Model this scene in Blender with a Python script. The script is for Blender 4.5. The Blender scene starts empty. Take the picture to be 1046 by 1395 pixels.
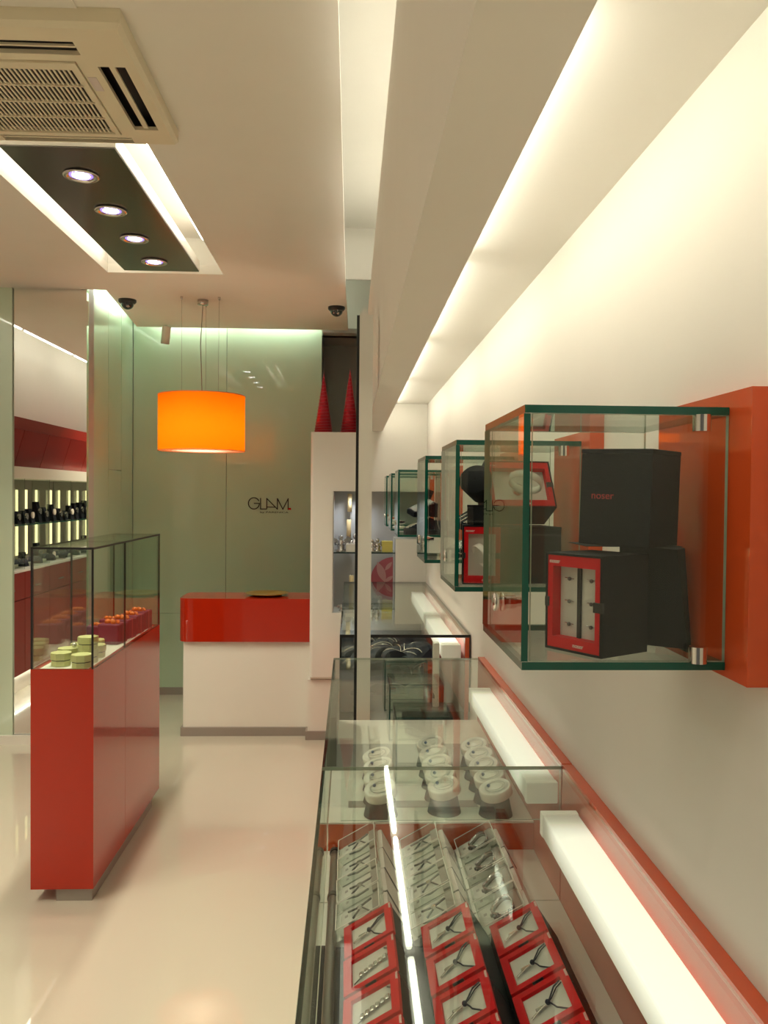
import bpy, bmesh, math, random
from mathutils import Vector, Matrix, Euler
random.seed(7)
C = bpy.context.scene.collection
SC = bpy.context.scene
R = math.radians
PI = math.pi

# ---------------------------------------------------------------- camera
cd = bpy.data.cameras.new('camera'); cam = bpy.data.objects.new('camera', cd); C.objects.link(cam)
cd.sensor_fit = 'VERTICAL'; cd.sensor_height = 36; cd.sensor_width = 27
cd.lens = 1130.0 / 1395 * 36; cd.clip_start = .02; cd.clip_end = 100
cam.matrix_world = (Matrix.Translation((0, 0, 1.55)) @ Euler((R(90 - 1.2203), 0, R(-2.2916)), 'XYZ').to_matrix().to_4x4()
                    @ Matrix.Rotation(R(.52), 4, 'Z'))
SC.camera = cam
# ---------------------------------------------------------------- world, exposure, large lights
w = bpy.data.worlds.new('world'); SC.world = w; w.use_nodes = True
w.node_tree.nodes['Background'].inputs[0].default_value = (1, .90, .72, 1)
w.node_tree.nodes['Background'].inputs[1].default_value = .10
SC.view_settings.view_transform = 'Standard'; SC.view_settings.look = 'None'
SC.view_settings.exposure = 0.0; SC.view_settings.gamma = 1; SC.view_settings.use_curve_mapping = False
cy = SC.cycles
cy.max_bounces = 10; cy.transparent_max_bounces = 64; cy.glossy_bounces = 6; cy.diffuse_bounces = 4
cy.transmission_bounces = 8; cy.caustics_reflective = False; cy.caustics_refractive = False
cy.sample_clamp_indirect = 6; cy.use_denoising = True

TUBE = (1, .955, .80)          # fluorescent colour
WARM = (1, .90, .67)          # halogen colour

def area(name, loc, rot, sx, sy, power, color=WARM):
    l = bpy.data.lights.new(name, 'AREA'); l.shape = 'RECTANGLE'; l.size = sx; l.size_y = sy
    l.energy = power; l.color = color
    o = bpy.data.objects.new(name, l); C.objects.link(o); o.location = loc; o.rotation_euler = rot
    return o
# further light comes from the lamps below, most of them built with their fittings

# ---------------------------------------------------------------- materials
M = {}
def srgb(r, g, b):
    f = lambda c: ((c / 255 + .055) / 1.055) ** 2.4 if c > 10 else c / 255 / 12.92
    return (f(r), f(g), f(b), 1)
def mat(name, col, rough=.5, metal=0, coat=0, spec=.5, noise=0, nscale=30, bump=0, trans=0, ior=1.5, coat_rough=.03, emit=None, estr=0, sss=0):
    m = bpy.data.materials.new(name); m.use_nodes = True; nt = m.node_tree
    p = nt.nodes['Principled BSDF']
    if len(col) == 3: col = (*col, 1)
    p.inputs['Base Color'].default_value = col
    p.inputs['Roughness'].default_value = rough; p.inputs['Metallic'].default_value = metal
    p.inputs['Coat Weight'].default_value = coat; p.inputs['Coat Roughness'].default_value = coat_rough
    p.inputs['Specular IOR Level'].default_value = spec
    p.inputs['Transmission Weight'].default_value = trans; p.inputs['IOR'].default_value = ior
    if emit: p.inputs['Emission Color'].default_value = (*emit, 1); p.inputs['Emission Strength'].default_value = estr
    if noise or bump:
        tc = nt.nodes.new('ShaderNodeTexCoord'); n = nt.nodes.new('ShaderNodeTexNoise')
        n.inputs['Scale'].default_value = nscale; n.inputs['Detail'].default_value = 5
        nt.links.new(tc.outputs['Object'], n.inputs['Vector'])
        if noise:
            mr = nt.nodes.new('ShaderNodeMapRange'); mr.inputs[3].default_value = 1 - noise; mr.inputs[4].default_value = 1 + noise
            nt.links.new(n.outputs['Fac'], mr.inputs[0])
            mx = nt.nodes.new('ShaderNodeMix'); mx.data_type = 'RGBA'; mx.blend_type = 'MULTIPLY'; mx.inputs[0].default_value = 1
            mx.inputs[6].default_value = col; nt.links.new(mr.outputs[0], mx.inputs[7])
            nt.links.new(mx.outputs[2], p.inputs['Base Color'])
        if bump:
            b = nt.nodes.new('ShaderNodeBump'); b.inputs['Strength'].default_value = bump; b.inputs['Distance'].default_value = .002
            nt.links.new(n.outputs['Fac'], b.inputs['Height']); nt.links.new(b.outputs[0], p.inputs['Normal'])
    M[name] = m; return m
def emis(name, col, s):
    m = bpy.data.materials.new(name); m.use_nodes = True; nt = m.node_tree
    nt.nodes.remove(nt.nodes['Principled BSDF']); e = nt.nodes.new('ShaderNodeEmission')
    e.inputs[0].default_value = (*col, 1); e.inputs[1].default_value = s
    nt.links.new(e.outputs[0], nt.nodes['Material Output'].inputs[0]); M[name] = m; return m
def glass(name, tint, boost=1.0):
    """thin architectural glass: tinted see-through plus Fresnel reflection on each face"""
    m = bpy.data.materials.new(name); m.use_nodes = True; nt = m.node_tree
    nt.nodes.remove(nt.nodes['Principled BSDF'])
    t = nt.nodes.new('ShaderNodeBsdfTransparent'); t.inputs[0].default_value = (*tint, 1)
    g = nt.nodes.new('ShaderNodeBsdfGlossy'); g.inputs['Roughness'].default_value = 0.0; g.inputs[0].default_value = (.92, .97, .93, 1)
    # Schlick with the facing value, equal from both sides of a face
    lw = nt.nodes.new('ShaderNodeNewGeometry')
    dt = nt.nodes.new('ShaderNodeVectorMath'); dt.operation = 'DOT_PRODUCT'
    nt.links.new(lw.outputs['Normal'], dt.inputs[0]); nt.links.new(lw.outputs['Incoming'], dt.inputs[1])
    ab = nt.nodes.new('ShaderNodeMath'); ab.operation = 'ABSOLUTE'; nt.links.new(dt.outputs['Value'], ab.inputs[0])
    su = nt.nodes.new('ShaderNodeMath'); su.operation = 'SUBTRACT'; su.inputs[0].default_value = 1; nt.links.new(ab.outputs[0], su.inputs[1])
    pw = nt.nodes.new('ShaderNodeMath'); pw.operation = 'POWER'; pw.inputs[1].default_value = 5; nt.links.new(su.outputs[0], pw.inputs[0])
    mr = nt.nodes.new('ShaderNodeMapRange'); mr.inputs[3].default_value = .043 * boost; mr.inputs[4].default_value = .9; nt.links.new(pw.outputs[0], mr.inputs[0])
    mx = nt.nodes.new('ShaderNodeMixShader')
    nt.links.new(mr.outputs[0], mx.inputs[0]); nt.links.new(t.outputs[0], mx.inputs[1]); nt.links.new(g.outputs[0], mx.inputs[2])
    nt.links.new(mx.outputs[0], nt.nodes['Material Output'].inputs[0]); M[name] = m; return m

mat('paint', (.80, .775, .71), .6, noise=.02, nscale=6, bump=.05)
mat('ceiling_paint', (.88, .84, .76), .7, noise=.02, nscale=5)
mat('grey_paint', (.40, .39, .37), .6, noise=.04, nscale=8)
mat('niche_grey', (.52, .51, .49), .6, noise=.04, nscale=8)
mat('floor_resin', (.64, .60, .50), .30, noise=.03, nscale=3, coat=1, coat_rough=.015)
mat('skirting', (.30, .26, .23), .35)
mat('orange_lacquer', (.41, .018, .003), .4, spec=.05, coat=1, coat_rough=.012, noise=.03, nscale=60)
mat('orange', (.60, .075, .014), .4, spec=.1, coat=1, coat_rough=.012, noise=.03, nscale=60)
mat('orange_dark', (.50, .05, .012), .3, coat=.3)
mat('green_glass', (.47, .63, .46), .35, coat=1, coat_rough=.01, noise=.03, nscale=2)
mat('pale_green', (.62, .74, .58), .3, coat=.8, coat_rough=.02)
mat('white', (.80, .77, .70), .45)
mat('white_gloss', (.84, .81, .74), .25)
mat('ac_plastic', (.80, .72, .54), .45)
mat('dark', (.008, .008, .012), .5)
mat('black', (.008, .008, .009), .4)
mat('charcoal', (.009, .010, .013), .75, spec=.15, bump=.3, nscale=300)
mat('black_velvet', (.008, .010, .018), .8, spec=.15, bump=.3, nscale=200)
mat('cushion_grey', (.028, .033, .046), .7, spec=.3, bump=.2, nscale=120)
mat('sapphire', (.10, .16, .30), .3)
mat('rail_metal', (.16, .15, .14), .3, metal=.7)
mat('steel', (.17, .16, .15), .22, metal=1, noise=.12, nscale=3)
mat('chrome', (.75, .73, .70), .12, metal=1)
mat('silver', (.62, .60, .58), .22, metal=1)
mat('gold', (.55, .38, .10), .35, metal=.9)
mat('red', (.58, .006, .012), .5, spec=.15, noise=.04, nscale=50)
mat('red_deep', (.40, .008, .012), .45)
mat('crimson', (.42, .012, .03), .35, metal=.5, noise=.2, nscale=90)
mat('pad', (.62, .60, .54), .7, bump=.2, nscale=150)
mat('pale_pink', (.72, .62, .58), .5)
mat('candle', (.82, .62, .32), .5)
mat('yellow_box', (.58, .50, .12), .5)
mat('lime', (.60, .60, .28), .5, noise=.05, nscale=60)
mat('purple', (.15, .03, .07), .5, noise=.25, nscale=60)
mat('orange_fruit', (.75, .20, .03), .4)
mat('glass_edge', (.001, .075, .05), .2, spec=.5)
mat('glass_edge_dark', (.01, .03, .028), .15, spec=.6)
mat('glass_edge_light', (.35, .42, .32), .2)
mat('mirror', (.93, .94, .90), .0, metal=1)
mat('banner_red', (.22, .012, .007), .4, spec=.15, coat=.08)
mat('cabinet_red', (.17, .012, .008), .4, spec=.15, coat=.08)
mat('rose', (.45, .10, .12), .5)
mat('rose_light', (.60, .30, .28), .5)
mat('print_white', (.85, .80, .74), .5)
mat('dome_glass', (.01, .012, .016), .05, coat=1)
mat('cord', (.01, .012, .03), .5)
mat('cable', (.25, .22, .18), .4)
glass('clear_glass', (.965, .985, .968), .6)
glass('case_glass', (.95, .98, .955), .85)
glass('acrylic', (.97, .98, .97))
emis('tube_on', TUBE, 14)
emis('tube_slot', TUBE, 20)
emis('tube_wash', (.97, 1, .86), 22)
emis('violet_glare', (.40, .26, 1), 1.6)
emis('tube_recess', (1, .95, .80), 11)
emis('tube_left', TUBE, 20)
emis('halogen_on', (1, .93, .95), 30)
emis('bulb_on', (1, .85, .62), 8)
emis('strip_on', (1, .84, .42), 1.8)
emis('added_floor_fill', (1, .97, .80), 14)
def lit_diffuser(name, col, s, fade=False):
    m = mat(name, (.8, .78, .70), .5, emit=col, estr=s)
    if fade:      # the lamp inside stops short of both ends, and the lower side gets less of it
        nt = m.node_tree; tc = nt.nodes.new('ShaderNodeTexCoord'); sp = nt.nodes.new('ShaderNodeSeparateXYZ'); nt.links.new(tc.outputs['Generated'], sp.inputs[0])
        a = nt.nodes.new('ShaderNodeMath'); a.operation = 'PINGPONG'; a.inputs[1].default_value = .5; nt.links.new(sp.outputs['Y'], a.inputs[0])
        b = nt.nodes.new('ShaderNodeMapRange'); b.interpolation_type = 'SMOOTHSTEP'; b.inputs[1].default_value = 0; b.inputs[2].default_value = .11; b.inputs[3].default_value = .12; b.inputs[4].default_value = s; nt.links.new(a.outputs[0], b.inputs[0])
        c = nt.nodes.new('ShaderNodeMapRange'); c.inputs[1].default_value = .1; c.inputs[2].default_value = .98; c.inputs[3].default_value = .42; c.inputs[4].default_value = 1; nt.links.new(sp.outputs['Z'], c.inputs[0])
        d = nt.nodes.new('ShaderNodeMath'); d.operation = 'MULTIPLY'; nt.links.new(b.outputs[0], d.inputs[0]); nt.links.new(c.outputs[0], d.inputs[1])
        nt.links.new(d.outputs[0], nt.nodes['Principled BSDF'].inputs['Emission Strength'])
    return m
lit_diffuser('diffuser', (1, .96, .80), 1.0, True)
lit_diffuser('diffuser_end', (1, .93, .72), .18)
def shade_mat():
    m = bpy.data.materials.new('shade'); m.use_nodes = True; nt = m.node_tree
    nt.nodes.remove(nt.nodes['Principled BSDF'])
    d = nt.nodes.new('ShaderNodeBsdfDiffuse'); d.inputs[0].default_value = (.85, .20, .008, 1)
    t = nt.nodes.new('ShaderNodeBsdfTranslucent'); t.inputs[0].default_value = (1, .19, .002, 1)
    x = nt.nodes.new('ShaderNodeMixShader'); x.inputs[0].default_value = .6
    nt.links.new(d.outputs[0], x.inputs[1]); nt.links.new(t.outputs[0], x.inputs[2])
    nt.links.new(x.outputs[0], nt.nodes['Material Output'].inputs[0]); M['shade'] = m
shade_mat()
mat('shade_white', (.9, .86, .80), .6)

# ---------------------------------------------------------------- helpers
ORG = {}
def world_org(o):
    v = Vector((0, 0, 0))
    while o is not None:
        v += ORG.get(o.name, Vector((0, 0, 0))); o = o.parent
    return v
class MB:
    def __init__(s): s.v = []; s.f = []; s.mi = []; s.sm = []; s.T = None
    def add(s, vs, fs, mi=0, smooth=False):
        n = len(s.v)
        if s.T is not None: vs = [s.T @ Vector(v) for v in vs]
        s.v += [tuple(v) for v in vs]
        for k, f in enumerate(fs):
            s.f.append([n + i for i in f]); s.mi.append(mi if isinstance(mi, int) else mi[k]); s.sm.append(smooth)
        return s
    def box(s, x0, x1, y0, y1, z0, z1, mi=0):
        vs = [(x, y, z) for z in (z0, z1) for y in (y0, y1) for x in (x0, x1)]
        fs = [(0, 2, 3, 1), (4, 5, 7, 6), (0, 1, 5, 4), (2, 6, 7, 3), (0, 4, 6, 2), (1, 3, 7, 5)]   # -z +z -y +y -x +x
        return s.add(vs, fs, mi)
    def bbox(s, x0, x1, y0, y1, z0, z1, b=.003, mi=0):
        """box with bevelled edges"""
        bm = bmesh.new(); bmesh.ops.create_cube(bm, size=1)
        for v in bm.verts: v.co = Vector(((x0 + x1) / 2 + v.co.x * (x1 - x0), (y0 + y1) / 2 + v.co.y * (y1 - y0), (z0 + z1) / 2 + v.co.z * (z1 - z0)))
        bmesh.ops.bevel(bm, geom=bm.edges[:], offset=b, segments=2, affect='EDGES', profile=.5)
        bm.verts.index_update(); s.add([v.co[:] for v in bm.verts], [[v.index for v in f.verts] for f in bm.faces], mi); bm.free(); return s
    def prism(s, poly, a0, a1, axis='y', mi=0):
        """poly: points in the plane across the axis, (x,z) for y, (x,y) for z, (y,z) for x"""
        n = len(poly)
        def p(q, a): return {'y': (q[0], a, q[1]), 'z': (q[0], q[1], a), 'x': (a, q[0], q[1])}[axis]
        vs = [p(q, a0) for q in poly] + [p(q, a1) for q in poly]
        fs = [tuple(range(n)), tuple(range(2 * n - 1, n - 1, -1))] + [(i, i + n, (i + 1) % n + n, (i + 1) % n) for i in range(n)]
        return s.add(vs, fs, mi)
    def cyl(s, c, r, h, axis='z', n=20, r2=None, mi=0, smooth=True, caps=True):
        r2 = r if r2 is None else r2; vs = []
        for k, (rr, t) in enumerate(((r, 0), (r2, h))):
            for i in range(n):
                a = 2 * PI * i / n; u, v = rr * math.cos(a), rr * math.sin(a)
                vs.append({'z': (c[0] + u, c[1] + v, c[2] + t), 'y': (c[0] + u, c[1] + t, c[2] + v), 'x': (c[0] + t, c[1] + u, c[2] + v)}[axis])
        s.add(vs, [(i, (i + 1) % n, (i + 1) % n + n, i + n) for i in range(n)], mi, smooth)
        if caps: s.add(vs, [tuple(range(n - 1, -1, -1)), tuple(range(n, 2 * n))], mi)
        return s
    def lathe(s, prof, c=(0, 0, 0), n=24, mi=0, smooth=True):
        vs = []
        for r, z in prof:
            for i in range(n):
                a = 2 * PI * i / n; vs.append((c[0] + r * math.cos(a), c[1] + r * math.sin(a), c[2] + z))
        fs = [(k * n + i, k * n + (i + 1) % n, (k + 1) * n + (i + 1) % n, (k + 1) * n + i) for k in range(len(prof) - 1) for i in range(n)]
        return s.add(vs, fs, mi, smooth)
    def tube(s, pts, r, n=6, mi=0, closed=False):
        pts = [Vector(p) for p in pts]; L = len(pts); vs = []
        for k, p in enumerate(pts):
            if closed: d = pts[(k + 1) % L] - pts[k - 1]
            else: d = pts[min(k + 1, L - 1)] - pts[max(k - 1, 0)]
            d.normalize(); a = Vector((0, 0, 1)) if abs(d.z) < .9 else Vector((1, 0, 0))
            u = d.cross(a).normalized(); v = d.cross(u)
            rr = r[k] if isinstance(r, (list, tuple)) else r
            for i in range(n):
                t = 2 * PI * i / n; vs.append(tuple(p + u * rr * math.cos(t) + v * rr * math.sin(t)))
        fs = [(k * n + i, k * n + (i + 1) % n, ((k + 1) % L) * n + (i + 1) % n, ((k + 1) % L) * n + i) for k in range(L if closed else L - 1) for i in range(n)]
        s.add(vs, fs, mi, True)
        if not closed: s.add(vs, [tuple(range(n)), tuple(range(L * n - 1, (L - 1) * n - 1, -1))], mi)
        return s
    def sphere(s, c, r, n=12, m=8, sz=1, mi=0):
        prof = [(max(r * math.sin(PI * k / m), 1e-4), -r * sz * math.cos(PI * k / m)) for k in range(m + 1)]
        return s.lathe(prof, c, n, mi)
    def build(s, name, mats, parent=None, base=None):
        if isinstance(mats, str): mats = [mats]
        me = bpy.data.meshes.new(name); vs = [Vector(v) for v in s.v]
        if parent is not None: off = world_org(parent)
        elif base is not None: off = Vector(base)
        else:
            xs, ys, zs = zip(*s.v); off = Vector(((min(xs) + max(xs)) / 2, (min(ys) + max(ys)) / 2, min(zs)))
        me.from_pydata([tuple(v - off) for v in vs], [], s.f)
        for k in mats: me.materials.append(M[k])
        me.polygons.foreach_set('material_index', s.mi); me.polygons.foreach_set('use_smooth', s.sm)
        bm = bmesh.new(); bm.from_mesh(me); bmesh.ops.recalc_face_normals(bm, faces=bm.faces[:]); bm.to_mesh(me); bm.free(); me.update()
        o = bpy.data.objects.new(name, me); C.objects.link(o)
        if parent is not None: o.parent = parent
        else: o.location = off; ORG[o.name] = off
        return o
def tag(o, label=None, cat=None, group=None, kind=None):
    if label: o['label'] = label
    if cat: o['category'] = cat
    if group: o['group'] = group
    if kind: o['kind'] = kind
    return o
def thing(name, loc, label, cat, group=None, rot=0):
    o = bpy.data.objects.new(name, None); C.objects.link(o); o.empty_display_size = .05
    o.location = loc; ORG[o.name] = Vector(loc); tag(o, label, cat, group); return o
def struct(name, mb, m, label, cat='structure', parent=None):
    o = mb.build(name, m, parent)
    if parent is None: tag(o, label, cat, None, 'structure')
    return o
def dup(o, parent=None):
    c = o.copy(); C.objects.link(c)
    if parent is not None: c.parent = parent
    for ch in list(o.children): dup(ch, c)
    return c
def place(root, first, loc, rot, label, group=None, scale=None):
    o = root if first else dup(root)
    o.location = loc; o.rotation_euler = rot if isinstance(rot, (tuple, list)) else (0, 0, rot)
    if scale: o.scale = (scale,) * 3
    tag(o, label, None, group); ORG[o.name] = Vector(loc)
    return o
def pane(x0, x1, y0, y1, z0, z1, g='case_glass', edge='glass_edge', clear=()):
    """a glass pane: the two broad faces clear, the four thin sides in edge colour"""
    d = (x1 - x0, y1 - y0, z1 - z0); ax = d.index(min(d))
    mi = [1] * 6
    for k in {2: (0, 1), 1: (2, 3), 0: (4, 5)}[ax]: mi[k] = 0
    for k in clear: mi[k] = 0
    mb = MB(); mb.box(x0, x1, y0, y1, z0, z1, mi); return mb, [g, edge]
def text_mesh(name, body, size, m, extrude=.0004):
    cu = bpy.data.curves.new(name, 'FONT'); cu.body = body; cu.size = size; cu.extrude = extrude
    o = bpy.data.objects.new(name, cu); C.objects.link(o)
    dg = bpy.context.evaluated_depsgraph_get(); me = bpy.data.meshes.new_from_object(o.evaluated_get(dg))
    bpy.data.objects.remove(o); me.materials.clear(); me.materials.append(M[m]); me.name = name; return me

# ================================================================ THE ROOM
XW = .476                       # right wall
ZC = 2.78                       # main ceiling
struct('floor', MB().box(-3.0, XW + .1, -3, 7.0, -.1, 0), 'floor_resin', 'glossy cream poured resin floor')
struct('wall_right', MB().box(XW, XW + .12, -3, 6.9, 0, 3.3), 'paint', 'bright cream wall carrying the glass display boxes')
struct('wall_front', MB().box(-3.0, XW + .1, -3.1, -3.0, 2.45, 3.3), 'paint', 'lintel over the shop front behind the photographer')
struct('wall_left', MB().box(-3.0, -2.86, -3, 5.3, 0, 3.3), 'paint', 'cream wall along the left of the shop')
# main ceiling with the cut-out of the light recess and light slots along its sides
mb = MB(); X0, X1 = -2.50, -.042
RX0, RX1, RY0, RY1 = -1.372, -.728, 2.93, 4.735
mb.box(X0, X1, -3, RY0, ZC, ZC + .05); mb.box(X0, RX0, RY0, RY1, ZC, ZC + .05); mb.box(RX1, X1, RY0, RY1, ZC, ZC + .05)
mb.box(X0, X1, RY1, 5.145, ZC, ZC + .05)
mb.prism([(-1.50, 5.145), (X1, 5.145), (X1 + .01, 6.27), (-1.60, 6.27)], ZC, ZC + .05, 'z')
mb.prism([(-2.55, 5.145), (-1.66, 5.145), (-1.66, 5.2), (-2.55, 5.2)], ZC, ZC + .05, 'z')
struct('ceiling', mb, 'ceiling_paint', 'dropped flat ceiling with lit slots along its edges')
struct('ceiling_upper', MB().box(-3.0, XW + .1, -3, 7.0, 3.22, 3.32), 'paint', 'upper ceiling seen through the lit slots')
# recess box sides
mb = MB()
mb.box(RX0 - .02, RX0, RY0, RY1 + .02, ZC + .0502, ZC + .2); mb.box(RX1, RX1 + .02, RY0, RY1 + .02, ZC + .0502, ZC + .2)
mb.box(RX0, RX1, RY1, RY1 + .02, ZC + .0502, ZC + .2); mb.box(RX0, RX1, RY0 - .02, RY0, ZC + .05, ZC + .2); mb.box(RX0 - .02, RX1 + .02, RY0 - .02, RY1 + .02, ZC + .2, ZC + .22)
struct('trim_recess', mb, 'white', 'white lit recess in the ceiling around the downlight panel')
# bulkhead: beam beside the wall with an open trough above
mb = MB(); ya, yb = -3, 5.25
mb.prism([(.097, 1.946), (.1935, 1.946), (.1935, 1.975), (.175, 1.975), (.175, 1.96), (.12, 1.96), (.12, 2.117), (.12, 2.14), (.12, 2.14), (.116, 2.70), (.108, 2.712), (.097, 2.70)], ya, yb)
struct('beam', mb, 'ceiling_paint', 'long dropped beam hiding the wall washing lamps')
struct('ceiling_cove', MB().box(.12, XW, -3, 5.25, 2.117, 2.15), 'paint', 'narrow bright cove ceiling between beam and right wall')
struct('ceiling_ledge', MB().box(.116, XW, -3, 5.25, 2.64, 2.66), 'paint', 'ledge above the beam carrying the slot lamps')
# back: niche wall, lintel, recess behind the cones
mb = MB(); Y0, Y1 = 5.25, 5.33
NX0, NX1, NZ0, NZ1 = -.112, .283, .803, 1.568
mb.box(.05, XW, Y0, Y1, NZ1, 2.70); mb.box(NX1, XW, Y0, Y1, .3, 1.27)
mb.box(-.245, XW, Y0, Y0 + .02, 2.9, 3.22)
struct('wall_back', mb, 'paint', 'cream wall at the end beside the niche')
mb = MB()
def rounded_front(x0, x1, y0, y1, r=.05, n=6):
    pts = [(x1, y1), (x0, y1)] + [(x0 + r - r * math.cos(a), y0 + r - r * math.sin(a)) for a in [PI / 2 * k / n for k in range(n + 1)]] + [(x1, y0)]
    return pts
# niche block (thick wall piece, cut around the niche)
b0, b1 = 5.19, 5.82
mb.prism(rounded_front(-.252, NX0, b0, b1, .02), .40, 1.935, 'z')
mb.box(NX0, XW - .001, b0, b1, .40, NZ0); mb.box(NX0, .06, b0, b1, NZ1, 1.935); mb.box(.06, XW - .001, b0, b1, NZ1, 2.7)
mb.box(NX0, XW - .001, 5.50, b1, NZ0, NZ1); mb.box(NX1, XW - .001, b0, 5.5, NZ0, 1.27)
mb.prism([(5.19, .40), (5.20, .385), (5.26, .378), (5.82, .378), (5.82, .40)], -.245, XW - .001, 'x')
mb.box(-.262, XW - .001, 5.215, b1, .055, .378)
struct('wall_niche', mb, 'paint', 'cream block wall with a lit niche cut into it', )
mb = MB()
mb.box(NX0 + .001, XW - .002, 5.485, 5.499, NZ0 + .001, NZ1 - .001); mb.box(NX0 + .0005, NX0 + .006, 5.195, 5.49, NZ0 + .001, NZ1 - .001)
struct('trim_niche', mb, 'niche_grey', 'grey lining of the wall niche')
mb = MB(); mb.box(-.245, .6, 6.42, 6.5, 2.765, 3.22); 
struct('wall_lintel', mb, 'paint', 'cream lintel closing the ceiling slot')
mb = MB(); mb.box(-.3, .6, 6.85, 6.9, 0, 3.2); mb.box(-.225, .6, 6.3, 6.9, 2.765, 2.80); mb.box(-.30, -.235, 6.44, 6.9, 0, 2.8)
struct('wall_recess', mb, 'grey_paint', 'dark grey recess behind the red cones')
# glass covered back wall
gw = bpy.data.objects.new('wall_back_glass', None); C.objects.link(gw); tag(gw, 'grey green glass covered back wall behind the counter', 'wall', None, 'structure')
for x0, x1 in ((-1.66, -.956), (-.954, -.232)):
    for z0, z1 in ((.055, .624), (.626, 3.2)):
        if x0 > -1.4 and z0 < .6: pass
        MB().box(x0 + .0005, x1 - .0005, 6.40, 6.43, z0, z1).build('glass_panel', 'green_glass', gw)
for z0, z1 in ((.055, 3.2),):
    pass
struct('wall_back_core', MB().box(-1.8, -.24, 6.431, 6.5, 0, 3.2), 'grey_paint', 'back wall behind the glass panels')
rw = bpy.data.objects.new('wall_left_return', None); C.objects.link(rw); tag(rw, 'short green glass return wall with a flush door', 'wall', None, 'structure')
def rx(y): return -1.618 - (y - 5.145) * .036
def retpan(y0, y1, z0, z1, dx=0):
    MB().prism([(rx(y0) + dx, y0 + .001), (rx(y1) + dx, y1 - .001), (rx(y1) - .03, y1 - .001), (rx(y0) - .03, y0 + .001)], z0, z1, 'z').build('glass_panel', 'green_glass', rw)
retpan(5.16, 5.67, .055, 3.2); retpan(5.674, 6.03, .055, 1.70); retpan(5.674, 6.03, 1.704, 3.2); retpan(6.034, 6.40, .055, 3.2)
struct('wall_left_core', MB().prism([(-1.66, 5.16), (-1.70, 6.4), (-1.75, 6.4), (-1.70, 5.16)], 0, 3.2, 'z'), 'grey_paint', 'core of the short return wall')
# frontal wall with the mirror
struct('wall_front_left', MB().box(-3.0, -1.62, 5.185, 5.3, 0, 3.3), 'grey_paint', 'wall behind the tall mirror')
struct('trim_column', MB().box(-2.86, -2.059, 5.135, 5.185, .055, ZC), 'pale_green', 'pale green glass clad pillar at the left edge')
o = MB().box(-2.057, -1.618, 5.15, 5.185, .058, ZC - .001).build('wall_mirror', 'mirror'); tag(o, 'tall narrow wall mirror reflecting the lit showcase opposite', 'mirror')
# skirtings
struct('baseboard_back', MB().box(-1.69, -.24, 6.385, 6.40, 0, .055), 'skirting', 'dark skirting under the green glass wall')
struct('baseboard_left', MB().box(-2.86, -1.61, 5.12, 5.15, 0, .055), 'paint', 'pale skirting below pillar and mirror')
struct('baseboard_niche', MB().prism([(-.275, 5.20), (.45, 5.20), (.45, 5.83), (-.275, 5.83)], 0, .055, 'z'), 'skirting', 'brown grey skirting at the foot of the niche block')

# ---- lamps in slots
ORD = ['first', 'second', 'third', 'fourth', 'fifth', 'sixth', 'seventh', 'eighth', 'ninth', 'tenth', 'eleventh', 'twelfth', 'thirteenth', 'fourteenth']
def tubes(name, specs, m, label, cat='lamp', group=None):
    for k, (x, y0, y1, z) in enumerate(specs):
        o = MB().cyl((x, y0, z), .013, y1 - y0, 'y', 10).build(name, m); tag(o, f'{label}, {ORD[k]} from the shop front', cat, group)
tubes('fluorescent_tube', [(.232, -2.22 + 1.06 * k, -1.27 + 1.06 * k, 2.088) for k in range(2, 7)], 'tube_on', 'fluorescent tube behind the beam edge, washing the right wall', group='tubes behind the beam')
tubes('fluorescent_tube', [(.175, -2.52 + 1.07 * k, -1.62 + 1.07 * k, 2.69) for k in range(2, 7)], 'tube_slot', 'fluorescent tube on the ledge lighting the ceiling slot', group='tubes in the ceiling slot')
tubes('fluorescent_tube', [(-1.31, y, y + .8, 2.90) for y in (2.98, 3.84)] + [(-.79, y, y + .72, 2.90) for y in (2.98, 3.74)], 'tube_recess', 'tube lamp above the downlight panel, lighting the recess', group='tubes in the light recess')
tubes('fluorescent_tube', [(-2.62, y, y + 1.1, 2.84) for y in (-1.2, 0, 1.2, 2.4, 3.6)], 'tube_left', 'tube lamp in the left wall slot, seen in the mirror', group='tubes in the left slot')
for x0, x1 in ((-1.5, -.9), (-.85, -.25)):
    o = MB().cyl((x0, 6.31, 2.86), .012, x1 - x0, 'x', 10).build('fluorescent_tube', 'tube_wash'); tag(o, f'tube lamp in the slot above the green glass wall, {"left" if x0 < -1 else "right"} one', 'lamp', 'tubes above the glass wall')
o = MB().cyl((-1.57, 5.3, 2.86), .012, .9, 'y', 10).build('fluorescent_tube', 'tube_wash'); tag(o, 'tube lamp in the slot over the return wall with the door', 'lamp')
area('slot_fill', (0.02, 2.6, 3.19), (0, 0, 0), .12, 5, 3, TUBE)  # added fill without a fitting, brightens the ceiling slot

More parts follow.
